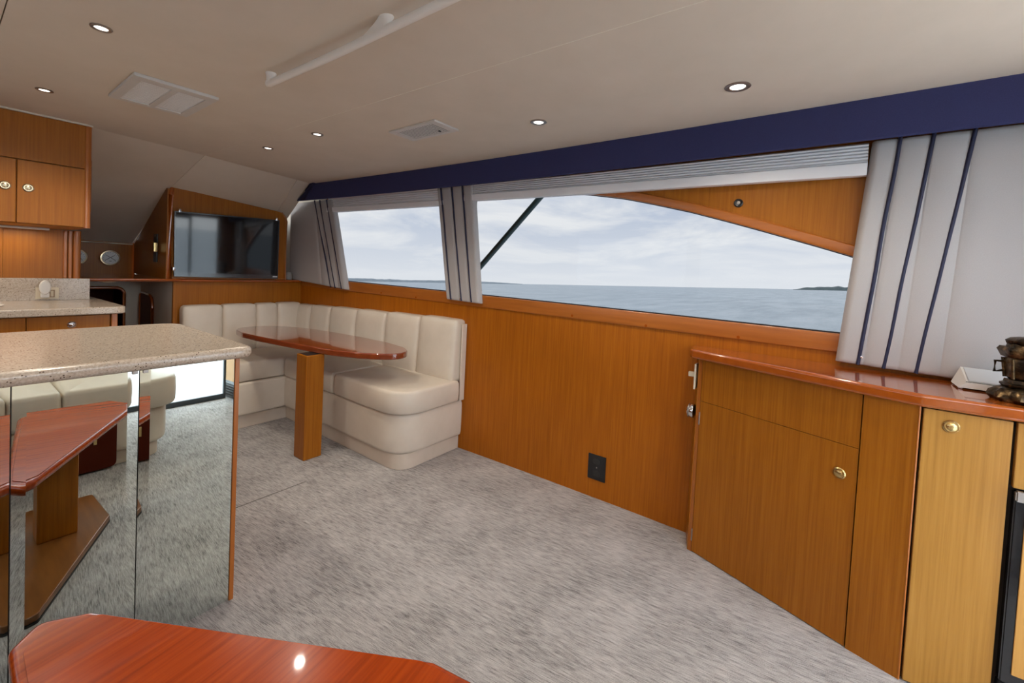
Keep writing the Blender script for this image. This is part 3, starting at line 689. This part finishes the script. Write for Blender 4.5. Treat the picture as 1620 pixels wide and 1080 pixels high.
# ------------------------------------------------------------------ settee (booth)
st = thing('booth_settee', 'L-shaped cream leather settee with channelled backrest around the dining table', 'settee', (1.8, 3.2, 0))
def wallx(Y): return wx(Y) - .006
yb = 2.13
toe = [(1.80, 2.15), (wallx(2.15), 2.15), (wallx(3.2), 3.2), (wallx(4.2), 4.2), (1.20, 4.2), (1.20, 3.63), (1.80, 3.63)]
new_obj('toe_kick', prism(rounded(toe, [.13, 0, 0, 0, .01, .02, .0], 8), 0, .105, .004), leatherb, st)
base = [(1.772, yb), (wallx(yb), yb), (wallx(3.2), 3.2), (wallx(4.2), 4.2), (1.19, 4.2), (1.19, 3.60), (1.772, 3.60)]
bp = rounded(base, [.20, 0, 0, 0, .01, .03, .0], 10)
bm = bmesh.new(); rings = []
cxy = Vector((2.0, 3.3))
def offs(poly, d):   # move each point outward by d along its normal
    out_ = []; k = len(poly)
    for i in range(k):
        a = poly[i - 1]; b = poly[(i + 1) % k]; tn = (b - a); 
        if tn.length < 1e-9: out_.append(poly[i]); continue
        tn.normalize(); nn = Vector((tn.y, -tn.x)); out_.append(poly[i] + nn * d)
    return out_
for (d, z) in ((-.014, .106), (-.004, .112), (.002, .13), (.006, .18), (.008, .24), (.006, .30), (.0, .345), (-.006, .36), (-.016, .366)):
    pl = offs(bp, d); rings.append([bm.verts.new((min(p.x, wallx(p.y)), min(p.y, 4.2), z)) for p in pl])
for A, B in zip(rings, rings[1:]):
    for j in range(len(A)): bm.faces.new((A[j], A[(j + 1) % len(A)], B[(j + 1) % len(A)], B[j]))
bm.faces.new(rings[0]); bm.faces.new(rings[-1][::-1])
new_obj('seat_base', bm, leather, st)
def cushion(poly, rad, z0, z1, name='seat_cushion', crown=.012, root=st, m=leather):
    P = rounded(poly, rad, 8); c = sum(P, Vector((0, 0))) / len(P); bm = bmesh.new(); rings = []
    prof = [(-.018, 0), (-.006, .004), (0, .016), (.003, .5), (0, .86), (-.006, .95), (-.016, .99), (-.03, 1.0)]
    for d, h in prof:
        z = z0 + (z1 - z0) * (h if h > 1e-9 else 0)
        if h in (.004, .016): z = z0 + h
        rings.append([bm.verts.new((*p, z)) for p in offs(P, d)])
    for s, dz in ((.8, .35), (.6, .65), (.4, .85), (.2, .97)):
        base_ = offs(P, -.03); rings.append([bm.verts.new((*(c + (p - c) * s), z1 + crown * dz)) for p in base_])
    cv = bm.verts.new((*c, z1 + crown))
    for A, B in zip(rings, rings[1:]):
        for j in range(len(A)): bm.faces.new((A[j], A[(j + 1) % len(A)], B[(j + 1) % len(A)], B[j]))
    for j in range(len(P)): bm.faces.new((rings[-1][j], rings[-1][(j + 1) % len(P)], cv))
    bm.faces.new(rings[0])
    o = new_obj(name, bm, m, root, smooth=True); return o
cushion([(1.752, 2.105), (2.285, 2.105), (2.285, 2.862), (1.752, 2.862)], [.21, .02, .02, .03], .370, .525)
cushion([(1.752, 2.870), (2.285, 2.870), (2.27, 3.595), (1.752, 3.595)], [.03, .02, .02, .03], .370, .525)
cushion([(1.20, 3.602), (2.25, 3.602), (2.19, 4.15), (1.20, 4.15)], [.04, .03, .02, .02], .370, .525)
# backrest channels, starboard leg
ys = [2.135, 2.506, 2.888, 3.264, 3.62, 3.907, 4.165]
for i, (a, b) in enumerate(zip(ys, ys[1:])):
    ztop = .958 - .010 * i; zb = .50
    def place(p, a=a, b=b, ztop=ztop, zb=zb):
        Y = (a + b) / 2 + p.y; z = (zb + ztop) / 2 + p.z; f_ = (z - zb) / (ztop - zb)
        return Vector((wallx(Y) - .062 + .030 * f_ - (0 if f_ > 0 else 0) + p.x, Y, z))
    n_ = new_obj('back_channel', pad((.115, b - a + .002, ztop - zb), .028, (.016, 0, .004), 12, place, soft=.002, seed=i), leather, st, smooth=True)
xs = [1.20, 1.48, 1.745, 1.93, 2.15]
for i, (a, b) in enumerate(zip(xs, xs[1:])):
    ztop = .925; zb = .50
    def place(p, a=a, b=b, ztop=ztop, zb=zb):
        z = (zb + ztop) / 2 + p.z; f_ = (z - zb) / (ztop - zb); return Vector(((a + b) / 2 + p.x, 4.128 + .025 * f_ + p.y, z))
    new_obj('back_channel', pad((b - a + .002, .11, ztop - zb), .028, (0, .016, .004), 12, place, soft=.002, seed=i + 20), leather, st, smooth=True)
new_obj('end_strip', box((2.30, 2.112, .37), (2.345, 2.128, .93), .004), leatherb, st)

# ------------------------------------------------------------------ starboard cabinet
P = [Vector(p) for p in ((2.245, .485), (2.03, -.128), (1.99, -.272), (2.008, -.492), (2.02, -.868))]
ct = thing('starboard_cabinet', 'angled wooden cabinet with glossy top beneath the padded wall panel', 'cabinet', (2.2, 0, 0))
bodyp = [(wx(0) - .002, .525), (P[0].x + .004, P[0].y - .002)] + [(p.x + .022, p.y) for p in P[1:]] + [(wx(0) - .002, -.868)]
new_obj('cabinet_body', prism(bodyp, 0, .955), seam, ct)
new_obj('side_panel', prism([(2.2455, .4855), (2.383, .5275), (2.383, .532), (2.244, .490)], 0, .955), wood, ct)
def face_board(p, q, s0, s1, z0, z1, th=.018, name='door', m=wood, off=.0, bev=.0015, root=ct):
    """board on the vertical face from p to q between distances s0 and s1"""
    u = (q - p).normalized(); n = Vector((u.y, -u.x))
    if n.x > 0: n = -n
    own = bmesh.new(); bmesh.ops.create_cube(own, size=1)
    for v in own.verts:
        s = s0 + (v.co.x + .5) * (s1 - s0); h = z0 + (v.co.z + .5) * (z1 - z0); d = off + (v.co.y - .5) * -th - th * 0
        xy = p + u * s + n * (d - th); v.co = Vector((xy.x, xy.y, h))
    if bev: bmesh.ops.bevel(own, geom=own.edges[:], offset=bev, segments=2, affect='EDGES')
    return new_obj(name, own, m, root)
def on_face(p, q, s, z, d=0):
    u = (q - p).normalized(); n = Vector((u.y, -u.x)); n = -n if n.x > 0 else n
    xy = p + u * s + n * d; return Vector((xy.x, xy.y, z)), Vector((n.x, n.y, 0))
l01 = (P[1] - P[0]).length
face_board(P[0], P[1], 0, .013, .0, .957, .02, 'frame_stile', woodup)
face_board(P[0], P[1], .018, l01 - .006, .7535, .952, .018, 'fascia_panel')
dr = face_board(P[0], P[1], .018, l01 - .006, .006, .7485, .018, 'door')
c, n_ = on_face(P[0], P[1], l01 - .058, .639); knob(dr, c, n_, .021)
for z in (.665, .085):
    c, n_ = on_face(P[0], P[1], .014, z, .001); new_obj('hinge', tube([c - Vector((0, 0, .03)), c + Vector((0, 0, .03))], .0035, 8), nickel, dr)
l12 = (P[2] - P[1]).length
face_board(P[1], P[2], .001, l12 - .002, .0, .955, .018, 'corner_panel')
l23 = (P[3] - P[2]).length
c, n_ = on_face(P[2], P[3], .0, 0, 0)
new_obj('corner_bead', tube([(P[2].x + .005, P[2].y + .001, 0), (P[2].x + .005, P[2].y + .001, .955)], .005, 8), woodup, ct)
dr = face_board(P[2], P[3], .010, l23 - .004, .006, .950, .018, 'door', wood_lit)
c, n_ = on_face(P[2], P[3], .078, .903); knob(dr, c, n_, .021)
l34 = (P[4] - P[3]).length
face_board(P[3], P[4], .006, l34, .745, .950, .018, 'drawer_front', wood_lit)
# top with bullnose lip
top = [(wx(0) - .001, .555), (2.232, .532)] + [(2.212, .515), (2.006, -.112), (1.962, -.272), (1.98, -.50), (1.99, -.868), (wx(0) - .001, -.868)]
new_obj('cabinet_top', prism(rounded(top, [0, .012, .02, .05, .04, .1, 0, 0], 6), .957, 1.0, .018, 5), gloss if False else glosst, ct)
# switches on the forward side
sd = thing('dimmer_switch', 'cream dimmer switch with square knob on the cabinet side', 'switch', (2.275, .51, .86))
new_obj('plate', box((2.245, .502, .80), (2.315, .510, .925), .002), offw, sd)
new_obj('knob', box((2.262, .510, .856), (2.282, .541, .880), .003), offw, sd)
sd = thing('door_lock', 'round chrome lock on the cabinet side near the floor switch', 'lock', (2.285, .51, .685))
sd['label'] = 'round chrome lock on the cabinet side, below the dimmer switch'
new_obj('lock_body', lathe([(0, 0), (.034, 0), (.036, .006), (.034, .016), (.026, .022), (.022, .03), (0, .032)], (2.262, .503, .688), (0, 1, 0), 28), chrome, sd)
new_obj('lock_ring', lathe([(.030, .018), (.034, .020), (.034, .024), (.028, .026), (.028, .018)], (2.262, .503, .688), (0, 1, 0), 28), nickel, sd)
# built-in ice maker
im = thing('ice_maker', 'black framed built-in fridge with wooden door insert at the right edge', 'fridge', (2.02, -.68, .0))
P3o = P[3]; P4o = P[4]
new_p = (P3o, P4o)
face_board(*new_p, .008, l34, .135, .738, .030, 'door', blackg, .012, .004, im)
dd = im.children[0]
face_board(*new_p, .032, l34, .135 + .035, .70, .004, 'wood_insert', textured('amber_ply', [(.50, .24, .05), (.58, .30, .07)], WV, 1.5, rough=.35), .0165, .001, im)
face_board(*new_p, .008, l34, .010, .130, .030, 'grille_panel', black, .010, .003, im)
for k in range(4): face_board(*new_p, .03, l34, .030 + k * .024, .040 + k * .024, .006, 'grille_slot', seam, .0165, .001, im)
face_board(*new_p, .008, .03, .71, .742, .02, 'hinge_cap', nickel, .022, .004, im)

# things on the cabinet
bx = thing('white_stand', 'white plastic box with sloping glass-topped lid on the cabinet top', 'box', (2.25, -.48, 1.0))
def wedge(y0, y1, x0, x1, z0, zf, zb, ch):
    own = bmesh.new(); a = [own.verts.new(p) for p in ((x0, y0, z0), (x0, y1, z0), (x1, y1, z0), (x1, y0, z0))]
    b = [own.verts.new(p) for p in ((x0 + .002, y0 + ch, zf), (x0 + .002, y1 - ch, zf), (x1, y1 - ch, zb), (x1, y0 + ch, zb))]
    own.faces.new(a[::-1]); own.faces.new(b)
    for i in range(4): own.faces.new((a[i], a[(i + 1) % 4], b[(i + 1) % 4], b[i]))
    return own
new_obj('box_body', wedge(-.62, -.392, 2.188, 2.30, 1.006, 1.026, 1.066, .022), white, bx)
new_obj('glass_lid', wedge(-.592, -.418, 2.198, 2.292, 1.031, 1.0325, 1.0665, .003), paper, bx)
for (x, y) in ((2.197, -.40), (2.197, -.60), (2.29, -.40), (2.29, -.60)): new_obj('foot', box((x - .006, y - .006, 1.0), (x + .006, y + .006, 1.008), .002), nickel, bx)
new_obj('front_line', box((2.1925, -.60, 1.0268), (2.1945, -.412, 1.0288)), black, bx)

lx, ly = 2.105, -.528
la = thing('bronze_lantern', 'dark bronze ornamental lantern on claw base at the right edge', 'ornament', (lx, ly, 1.0))
def hexpr(prof, n=6, jitter=0.0):
    bm = bmesh.new(); rings = []
    for r, h in prof: rings.append([bm.verts.new((lx + r * math.cos(2 * PI * j / n + .2), ly + r * math.sin(2 * PI * j / n + .2), 1.0 + h)) for j in range(n)])
    for A, B in zip(rings, rings[1:]):
        for j in range(n): bm.faces.new((A[j], A[(j + 1) % n], B[(j + 1) % n], B[j]))
    bm.faces.new(rings[0]); bm.faces.new(rings[-1][::-1]); return bm
def lumpy(prof, n, amp, fr):
    bm = lathe(prof, (lx, ly, 1.0), (0, 0, 1), n)
    for v in bm.verts:
        d = Vector((v.co.x - lx, v.co.y - ly, 0)); an = math.atan2(d.y, d.x); v.co += d * (amp * math.sin(an * fr + (v.co.z - 1) * 60))
        v.co.z = max(v.co.z, 1.0)
    return bm
new_obj('claw_base', lumpy([(0, 0), (.068, 0), (.078, .012), (.072, .028), (.058, .040), (.045, .046), (0, .048)], 40, .10, 9), bronze, la)
new_obj('plinth', hexpr([(.050, .044), (.056, .05), (.056, .056), (.048, .060), (.046, .070)]), bronze, la)
new_obj('lantern_body', hexpr([(.036, .070), (.046, .080), (.050, .13), (.046, .140)]), bronze, la)
for j in range(6):
    an = 2 * PI * j / 6 + .2; new_obj('corner_rib', tube([(lx + .045 * math.cos(an), ly + .045 * math.sin(an), 1.074), (lx + .052 * math.cos(an), ly + .052 * math.sin(an), 1.138)], .0045, 8), bronze, la)
new_obj('flared_roof', hexpr([(.046, .138), (.058, .144), (.068, .166), (.062, .176), (.048, .172), (.046, .186), (.040, .192)]), bronze, la)
new_obj('cap', lumpy([(.036, .180), (.046, .188), (.048, .197), (.038, .206), (.02, .21), (0, .212)], 32, .06, 6), bronze, la)
h0 = Vector((lx, ly, 1.0)) + Vector((-.0, .048, .125))
new_obj('side_handle', tube([h0, h0 + Vector((-.002, .022, .0)), h0 + Vector((-.002, .022, -.035)), h0 + Vector((0, .004, -.03))], .0045, 8), bronze, la)

# ------------------------------------------------------------------ wall fittings
ot = thing('power_outlet', 'black power outlet low on the side wall', 'outlet', (2.38, 1.053, .185))
xw = wx(1.05)
new_obj('plate', box((xw - .007, .997, .112), (xw - .0002, 1.109, .262), .002), black, ot)
for z in (.150, .224):
    rc = new_obj('receptacle', prism([(1.053 + .024 * math.cos(a * PI / 10), z + .018 * math.sin(a * PI / 10)) for a in range(20)], xw - .010, xw - .0068, .001, axis='x'), mat('black_matt', (.02, .02, .02), .6), ot)
new_obj('screw', lathe([(0, 0), (.004, 0), (.003, .001), (0, .0015)], (xw - .007, 1.053, .187), (-1, 0, 0), 10), nickel, ot)
lk = thing('panel_speaker', 'small round black fitting on the arched wood panel', 'fitting', (2.385, .385, 1.73))
new_obj('rim', lathe([(0, -.002), (.021, -.002), (.021, .004), (.017, .007), (.014, .004), (0, .004)], (2.385, .385, 1.73), (-1, 0, 0), 24), black, lk)
new_obj('centre_cap', lathe([(0, .003), (.009, .003), (.008, .008), (0, .009)], (2.385, .385, 1.73), (-1, 0, 0), 16), nickel, lk)

# valance
def val_sec(Y):
    x = wx(Y) - .15; zb = 1.934 - .0115 * Y; zt = zc(Y) - .0005
    return [(x + .010, zb), (x + .020, zb + .004), (x + .022, zb + .02), (x + .022, zt), (x, zt), (x, zb + .008), (x + .003, zb + .002)]
bm = strip(-.868, 4.08, val_sec, .12)
for v in bm.verts:      # the forward end is cut along the windscreen slope
    if v.co.y > 4.07:
        if v.co.z > 1.95: v.co.y = 3.80; v.co.z = zc(3.8) - .0005
va = tag(new_obj('valance', bm, navy), 'long navy blue fabric valance along the top of the windows', 'valance')

# pleated shades
def shade(y0, y1, zt0, zt1, zr0, zr1, zb0, zb1, label, npl=6):
    """zt: hidden top, zr: pleats end / rail begins, zb: rail bottom (values at y0 and y1)"""
    t = thing('pleated_shade', label, 'shade', (wx((y0 + y1) / 2) - .03, (y0 + y1) / 2, 1.8), 'raised pleated window shades')
    lerp = lambda a, b, Y: a + (b - a) * (Y - y0) / (y1 - y0)
    for i in range(npl):
        def f_(Y, i=i):
            top = lerp(zt0, zt1, Y); bot = lerp(zr0, zr1, Y); h = (top - bot) / npl; z1 = top - i * h; z0 = z1 - h
            x = wx(Y) - .034; return [(x - .0105, z0 + h * .45), (x - .004, z0 + .0005), (x + .022, z0 + .0005), (x + .030, z0 + h * .5), (x + .022, z1), (x - .004, z1)]
        new_obj('pleat', strip(y0, y1, f_, .15), shadem, t)
    def r_(Y):
        x = wx(Y) - .05; a = lerp(zb0, zb1, Y); b = lerp(zr0, zr1, Y) - .0005; return [(x, a + .003), (x + .003, a), (x + .04, a), (x + .04, b), (x + .002, b), (x, b - .003)]
    new_obj('bottom_rail', strip(y0, y1, r_, .15), railm, t)
shade(2.36, 3.78, 1.938, 1.925, 1.838, 1.832, 1.800, 1.788, 'shorter white pleated shade over the left window')
shade(-.10, 2.16, 1.952, 1.938, 1.868, 1.866, 1.815, 1.821, 'long white pleated shade over the large arched window')

# padded fabric panels
def fabric_panel(quad, stripes, off, label, buttons=()):
    """quad = four (y,z): top-aft, top-fore, bottom-fore, bottom-aft; stripes = ((yt,zt),(yb,zb))"""
    t = thing('padded_panel', label, 'panel', (wx(quad[0][0]), quad[0][0], quad[2][1]), 'padded grey window panels')
    ta, tf, bf, ba = [Vector(q) for q in quad]
    own = bmesh.new(); nu, nv = 28, 16; fr = []
    cuts = [((s[0][0] - ta.x) / (tf.x - ta.x)) for s in stripes]
    def pt(u, v):
        a = ta.lerp(tf, u); b = ba.lerp(bf, u); return a.lerp(b, v)
    us = sorted(set([i / nu for i in range(nu + 1)] + [max(0, min(1, c + d)) for c in cuts for d in (-.008, 0, .008)] + [.006, .02, .98, .994]))
    W_ = (tf - ta).length
    vs = [0, .006, .02] + [i / nv for i in range(1, nv)] + [.98, .994, 1]
    G = []
    for u in us:
        row = []
        for v in vs:
            y, z = pt(u, v); e = min(u, 1 - u) * W_; d = min(1, e / .018); th = .036 * math.sqrt(max(0, 1 - (1 - d) ** 2)) + .004
            ev = min(v, 1 - v) * .8; dv = min(1, ev / .012); th *= .75 + .25 * math.sqrt(max(0, 1 - (1 - dv) ** 2))
            for c in cuts:
                g = abs(u - c) * W_; th -= .009 * math.exp(-(g / .009) ** 2)
            th += .0015 * noise.noise(Vector((y * 6, z * 6, 3)))
            row.append(own.verts.new((wx(y) - (off - .04) - th, y, z)))
        G.append(row)
    for i in range(len(us) - 1):
        for k in range(len(vs) - 1): own.faces.new((G[i][k], G[i + 1][k], G[i + 1][k + 1], G[i][k + 1]))
    border = [G[i][0] for i in range(len(us))] + [G[-1][k] for k in range(1, len(vs))] + [G[i][-1] for i in range(len(us) - 2, -1, -1)] + [G[0][k] for k in range(len(vs) - 2, 0, -1)]
    bk = [own.verts.new((wx(v.co.y) - (off - .04), v.co.y, v.co.z)) for v in border]
    for i in range(len(border)): own.faces.new((border[i], border[(i + 1) % len(border)], bk[(i + 1) % len(border)], bk[i]))
    own.faces.new(bk)
    new_obj('fabric_pad', own, padm, t, smooth=False)
    for (a, b) in stripes:
        pts = []
        for k in range(13):
            s = k / 12; y = a[0] + (b[0] - a[0]) * s + .004 * noise.noise(Vector((s * 3, a[0] * 9, 0))); z = a[1] + (b[1] - a[1]) * s
            pts.append((wx(y) - off + .003, y, z))
        new_obj('piping', tube(pts, .0068, 8), pipe_m, t)
    for (y, z) in buttons: new_obj('snap_button', lathe([(0, 0), (.006, 0), (.005, .003), (0, .004)], (wx(y) - off + .0, y, z), (-1, 0, 0), 12), chrome, t)
fabric_panel([(3.711, 1.905), (4.36, 1.89), (4.34, 1.140), (3.47, 1.089)], [((3.974, 1.905), (3.685, 1.098)), ((3.897, 1.905), (3.621, 1.095)), ((3.794, 1.905), (3.532, 1.094))], .05,
             'grey padded panel with navy piping in the far corner beside the television')
fabric_panel([(2.088, 1.945), (2.438, 1.94), (2.293, 1.099), (1.975, 1.092)], [((2.392, 1.94), (2.242, 1.102)), ((2.285, 1.94), (2.138, 1.10)), ((2.182, 1.94), (2.044, 1.098))], .052,
             'narrow grey padded panel with navy piping between the two windows', ((2.150, 1.113),))
fabric_panel([(-.868, 1.965), (-.111, 1.955), (-.042, 1.018), (-.868, 1.003)], [((-.197, 1.96), (-.117, 1.018)), ((-.296, 1.96), (-.199, 1.016)), ((-.406, 1.96), (-.298, 1.014))], .06,
             'large grey padded panel with navy piping above the cabinet', ((-.128, 1.052),))

# ------------------------------------------------------------------ ceiling fittings
def downlight(x, y, label, k=1.0):
    z = zc(y)
    t = thing('downlight', label, 'light', (x, y, z), 'recessed ceiling downlights')
    new_obj('bezel', lathe([(a * k, b) for a, b in ((.036, 0), (.037, .002), (.033, .005), (.024, .004), (.022, .001), (.022, -.001), (.036, -.001))], (x, y, z), (0, 0, -1), 28), nickel, t)
    new_obj('lamp', lathe([(a * k, b) for a, b in ((0, .0005), (.0215, .0005), (.0215, .0022), (0, .003))], (x, y, z), (0, 0, -1), 24), lampm, t)
    ld = bpy.data.lights.new('downlight_beam', 'SPOT'); ld.energy = LAMP; ld.color = (1, .90, .76); ld.spot_size = math.radians(140); ld.spot_blend = .8; ld.shadow_soft_size = .02; ld.specular_factor = .05
    lo = bpy.data.objects.new('downlight_beam', ld); COL.objects.link(lo); lo.parent = t; lo.location = (0, 0, -.015)
downlight(.333, 1.956, 'bright round downlight nearest the galley, aft of the large air vent', .78)
downlight(.31, 2.904, 'small round downlight above the galley cabinet doors', .8)
downlight(1.304, 2.971, 'round downlight nearest the television, farthest of the row', .88)
downlight(1.315, 2.396, 'round downlight left of the small slatted vent', .9)
downlight(1.791, 1.203, 'round downlight between the small vent and the navy valance', 1.1)
downlight(1.854, .329, 'largest round downlight on the right, above the cabinet end of the windows', 1.25)

v1 = thing('return_air_vent', 'large rectangular grey ceiling vent with two louvred fields', 'vent', (.635, 2.49, zc(2.49)))
x0, x1, y0, y1 = .487, .785, 2.285, 2.70; zv = zc(2.49)
def zb_(y): return zc(y) - .014
def sheet(a, b, c, d, th, z, bev=.0, ):  # box that follows the ceiling slope
    bm = box((a, c, z - th), (b, d, z), bev)
    for v in bm.verts: v.co.z += zc(v.co.y) - zc(0) + 0
    return bm
Z0 = zc(0)
for (a, b, c, d) in ((x0, x1, y0, y0 + .05), (x0, x1, y1 - .035, y1), (x0, x0 + .035, y0 + .05, y1 - .035), (x1 - .035, x1, y0 + .05, y1 - .035), ((x0 + x1) / 2 - .012, (x0 + x1) / 2 + .012, y0 + .05, y1 - .035)):
    new_obj('vent_frame', sheet(a, b, c, d, .014, Z0, .002), ventm, v1)
new_obj('backing', sheet(x0 + .03, x1 - .03, y0 + .045, y1 - .03, .002, Z0), mat('vent_filter', (.20, .165, .125), .9), v1)
ns = 20; slatw = mat('white_slat', (.86, .85, .82), .45)
for (a, b) in ((x0 + .0355, (x0 + x1) / 2 - .0125), ((x0 + x1) / 2 + .0125, x1 - .0355)):
    for k in range(ns):
        yy = y0 + .058 + (y1 - y0 - .10) * k / (ns - 1)
        bm = box((a, -.0038, -.0010), (b, .0038, .0010))
        for v in bm.verts: v.co.z -= v.co.y * .1
        bmesh.ops.translate(bm, verts=bm.verts, vec=(0, yy, zc(yy) - .0085)); new_obj('slat', bm, slatw, v1)
v2 = thing('supply_air_vent', 'small slatted beige ceiling vent in the middle of the headliner', 'vent', (1.58, 1.80, zc(1.8)))
x0, x1, y0, y1 = 1.492, 1.668, 1.625, 1.985
for (a, b, c, d) in ((x0, x1, y0, y0 + .038), (x0, x1, y1 - .038, y1), (x0, x0 + .026, y0 + .038, y1 - .038), (x1 - .026, x1, y0 + .038, y1 - .038)):
    new_obj('vent_frame', sheet(a, b, c, d, .010, Z0, .002), ventm, v2)
new_obj('backing', sheet(x0 + .02, x1 - .02, y0 + .03, y1 - .03, .0015, Z0), mat('vent_dark', (.06, .045, .035), .9), v2)
for k in range(16):
    yy = y0 + .046 + (y1 - y0 - .092) * k / 15
    bm = box((x0 + .0262, -.0044, -.0010), (x1 - .0262, .0044, .0010))
    for v in bm.verts: v.co.z -= v.co.y * .05
    bmesh.ops.translate(bm, verts=bm.verts, vec=(0, yy, zc(yy) - .0065)); new_obj('slat', bm, ventm, v2)
new_obj('control_lever', box((1.60, 1.70, zc(1.7) - .018), (1.612, 1.712, zc(1.7) - .012), .002), black, v2)

# added unseen up-lighter on the aft wall to brighten the ceiling, and strip lamp under the overhead galley cabinet
ul = thing('added_uplighter', 'added unseen wall lamp brightening the ceiling above the sofa', 'light', (-.05, -.82, 1.34))
new_obj('shade', lathe([(.004, 0), (.05, .02), (.085, .07), (.088, .075), (.083, .073), (.045, .027), (.0, .012)], (-.05, -.775, 1.29), (0, 0, 1), 24), offw, ul)
new_obj('bracket', box((-.07, -.869, 1.27), (-.03, -.80, 1.31), .004), brass, ul)
def lamp(kind, par, loc, en, col, rot=(0, 0, 0), **k):
    ld = bpy.data.lights.new('lamp_light', kind); ld.energy = en; ld.color = col
    for a, b in k.items(): setattr(ld, a, b)
    lo = bpy.data.objects.new('lamp_light', ld); COL.objects.link(lo); lo.parent = par; lo.location = Vector(loc) - Vector(par.location); lo.rotation_euler = rot
lamp('SPOT', ul, (-.05, -.775, 1.37), ADDED_UPLIGHT, (1, .94, .86), (PI + .35, 0, 0), spot_size=math.radians(165), spot_blend=.6, shadow_soft_size=.05)
us = thing('strip_lamp', 'slim lamp under the overhead galley cabinet', 'light', (.1, 3.95, 1.46))
new_obj('housing', box((-.5, 3.93, 1.447), (.45, 3.98, 1.461), .003), white, us)
lamp('AREA', us, (-.02, 3.955, 1.445), STRIP, (1, .88, .70), (0, 0, 0), shape='RECTANGLE', size=.9, size_y=.03)

# handrail
hr = thing('handrail', 'cream grab rail on standoffs running along the ceiling', 'handrail', (.75, .9, 2.03))
rx = lambda Y: .812 - .012 * max(0, Y - 1.4) / .4
zr = lambda Y: zc(Y) - .037
pts = [(rx(Y), Y, zr(Y)) for Y in [-.75 + .1 * i for i in range(26)]] + [(rx(1.8), 1.82, zr(1.8)), (rx(1.82), 1.845, zr(1.8) + .006)]
new_obj('rail', tube(pts, [.0115] * (len(pts) - 2) + [.0115, .008], 16, rz=.014), railw, hr)
def standoff(Y, fwd, aft):
    bm = bmesh.new(); rings = []
    for k in range(9):
        s = k / 8; z = zr(Y) + .0 + (.037) * s; f_ = s ** 2.2
        fl = .018 + fwd * f_ if fwd > 0 else .018; al = .02 + aft * (1 - s) ** .9
        wdt = .0115 + .008 * f_; ring = []
        for j in range(20):
            an = 2 * PI * j / 20; c_, s_ = math.cos(an), math.sin(an)
            ring.append(bm.verts.new((rx(Y) + wdt * c_, Y + (al * s_ if s_ > 0 else fl * s_), min(z, zc(Y) + .002))))
        rings.append(ring)
    for A, B in zip(rings, rings[1:]):
        for j in range(20): bm.faces.new((A[j], A[(j + 1) % 20], B[(j + 1) % 20], B[j]))
    bm.faces.new(rings[0]); bm.faces.new(rings[-1][::-1]); return new_obj('standoff', bm, railw, hr)
standoff(1.815, .004, .012); standoff(1.115, .012, .13); standoff(.35, .012, .09); standoff(-.7, .012, .02)

# ------------------------------------------------------------------ low table in the foreground
lt = thing('low_table', 'glossy orange-red wooden wedge-shaped table in the foreground', 'table', (.35, .95, 0))
tp = [(.098, 1.20), (.101, 1.345), (.150, 1.403), (.233, 1.352), (.652, .640), (.676, .520), (.618, .405), (.20, .365), (.098, .46)]
tpr = rounded(tp, [.0, .03, .03, .02, .03, .02, .02, .05, .05], 5)
new_obj('tabletop', prism(tpr, .462, .498, .015, 5), gloss, lt)
bm = prism([(p - Vector((.36, .85))) * .93 + Vector((.36, .85)) for p in tpr], .4975, .5005, .001, 2)
new_obj('veneer_field', bm, gloss, lt)
new_obj('pedestal', box((.285, .79, .034), (.415, .90, .4615), .005), wood, lt)
bpl = [(.19, .50), (.19, 1.27), (.198, 1.43), (.238, 1.42), (.538, .83), (.526, .52)]
new_obj('base_plate', prism(rounded(bpl, [.03, .0, .02, .02, .02, .02], 4), .008, .034, .004), textured('base_teak', [(.17, .06, .012), (.24, .09, .018)], (30, 3, 30), 1.3, rough=.3, coat=.3), lt)
new_obj('base_edge', prism(rounded([((p[0] - .35) * 1.01 + .35, (p[1] - .95) * 1.01 + .95) for p in bpl], [.03, .0, .02, .02, .02, .02], 4), 0.0, .008), black, lt)

# ------------------------------------------------------------------ sofa under the camera (seen in the mirrors)
sf = thing('aft_sofa', 'cream leather sofa reflected in the island mirrors', 'sofa', (0, -.3, 0))
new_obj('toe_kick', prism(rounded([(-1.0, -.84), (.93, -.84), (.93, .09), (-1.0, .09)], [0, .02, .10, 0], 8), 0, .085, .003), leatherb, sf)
new_obj('sofa_base', prism(rounded([(-1.02, -.85), (.985, -.85), (.985, .125), (-1.02, .125)], [0, .04, .20, .0], 10), .086, .325, .035, 5), leather, sf)
for a, b in ((-1.02, -.19), (-.185, .455), (.460, 1.03)):
    r_ = [.0, .03, .15 if b > 1 else .03, .03]
    P_ = [(a, -.55), (b, -.55), (b, .155), (a, .155)]
    cushion(P_, [.03, .05 if b > 1 else .03, .20 if b > 1 else .04, .04], .328, .52, root=sf, crown=.03)
for i, (a, b) in enumerate(((-1.02, -.35), (-.345, .33), (.335, 1.0))):
    new_obj('back_cushion', pad((b - a, .22, .44), .06, (0, .03, .01), 10, lambda p, a=a, b=b: Vector(((a + b) / 2 + p.x, -.70 + p.y - .03 * p.z, .70 + p.z)), soft=.003, seed=i + 40), leather, sf, smooth=True)
new_obj('access_door', prism(rounded([(.30, .012), (.697, .012), (.697, .305), (.30, .305)], [.01, .035, .01, .01], 5), .126, .142, .003, axis='y'), darkw, sf)
new_obj('latch', box((.590, .142, .17), (.606, .146, .235), .002), brass, sf)
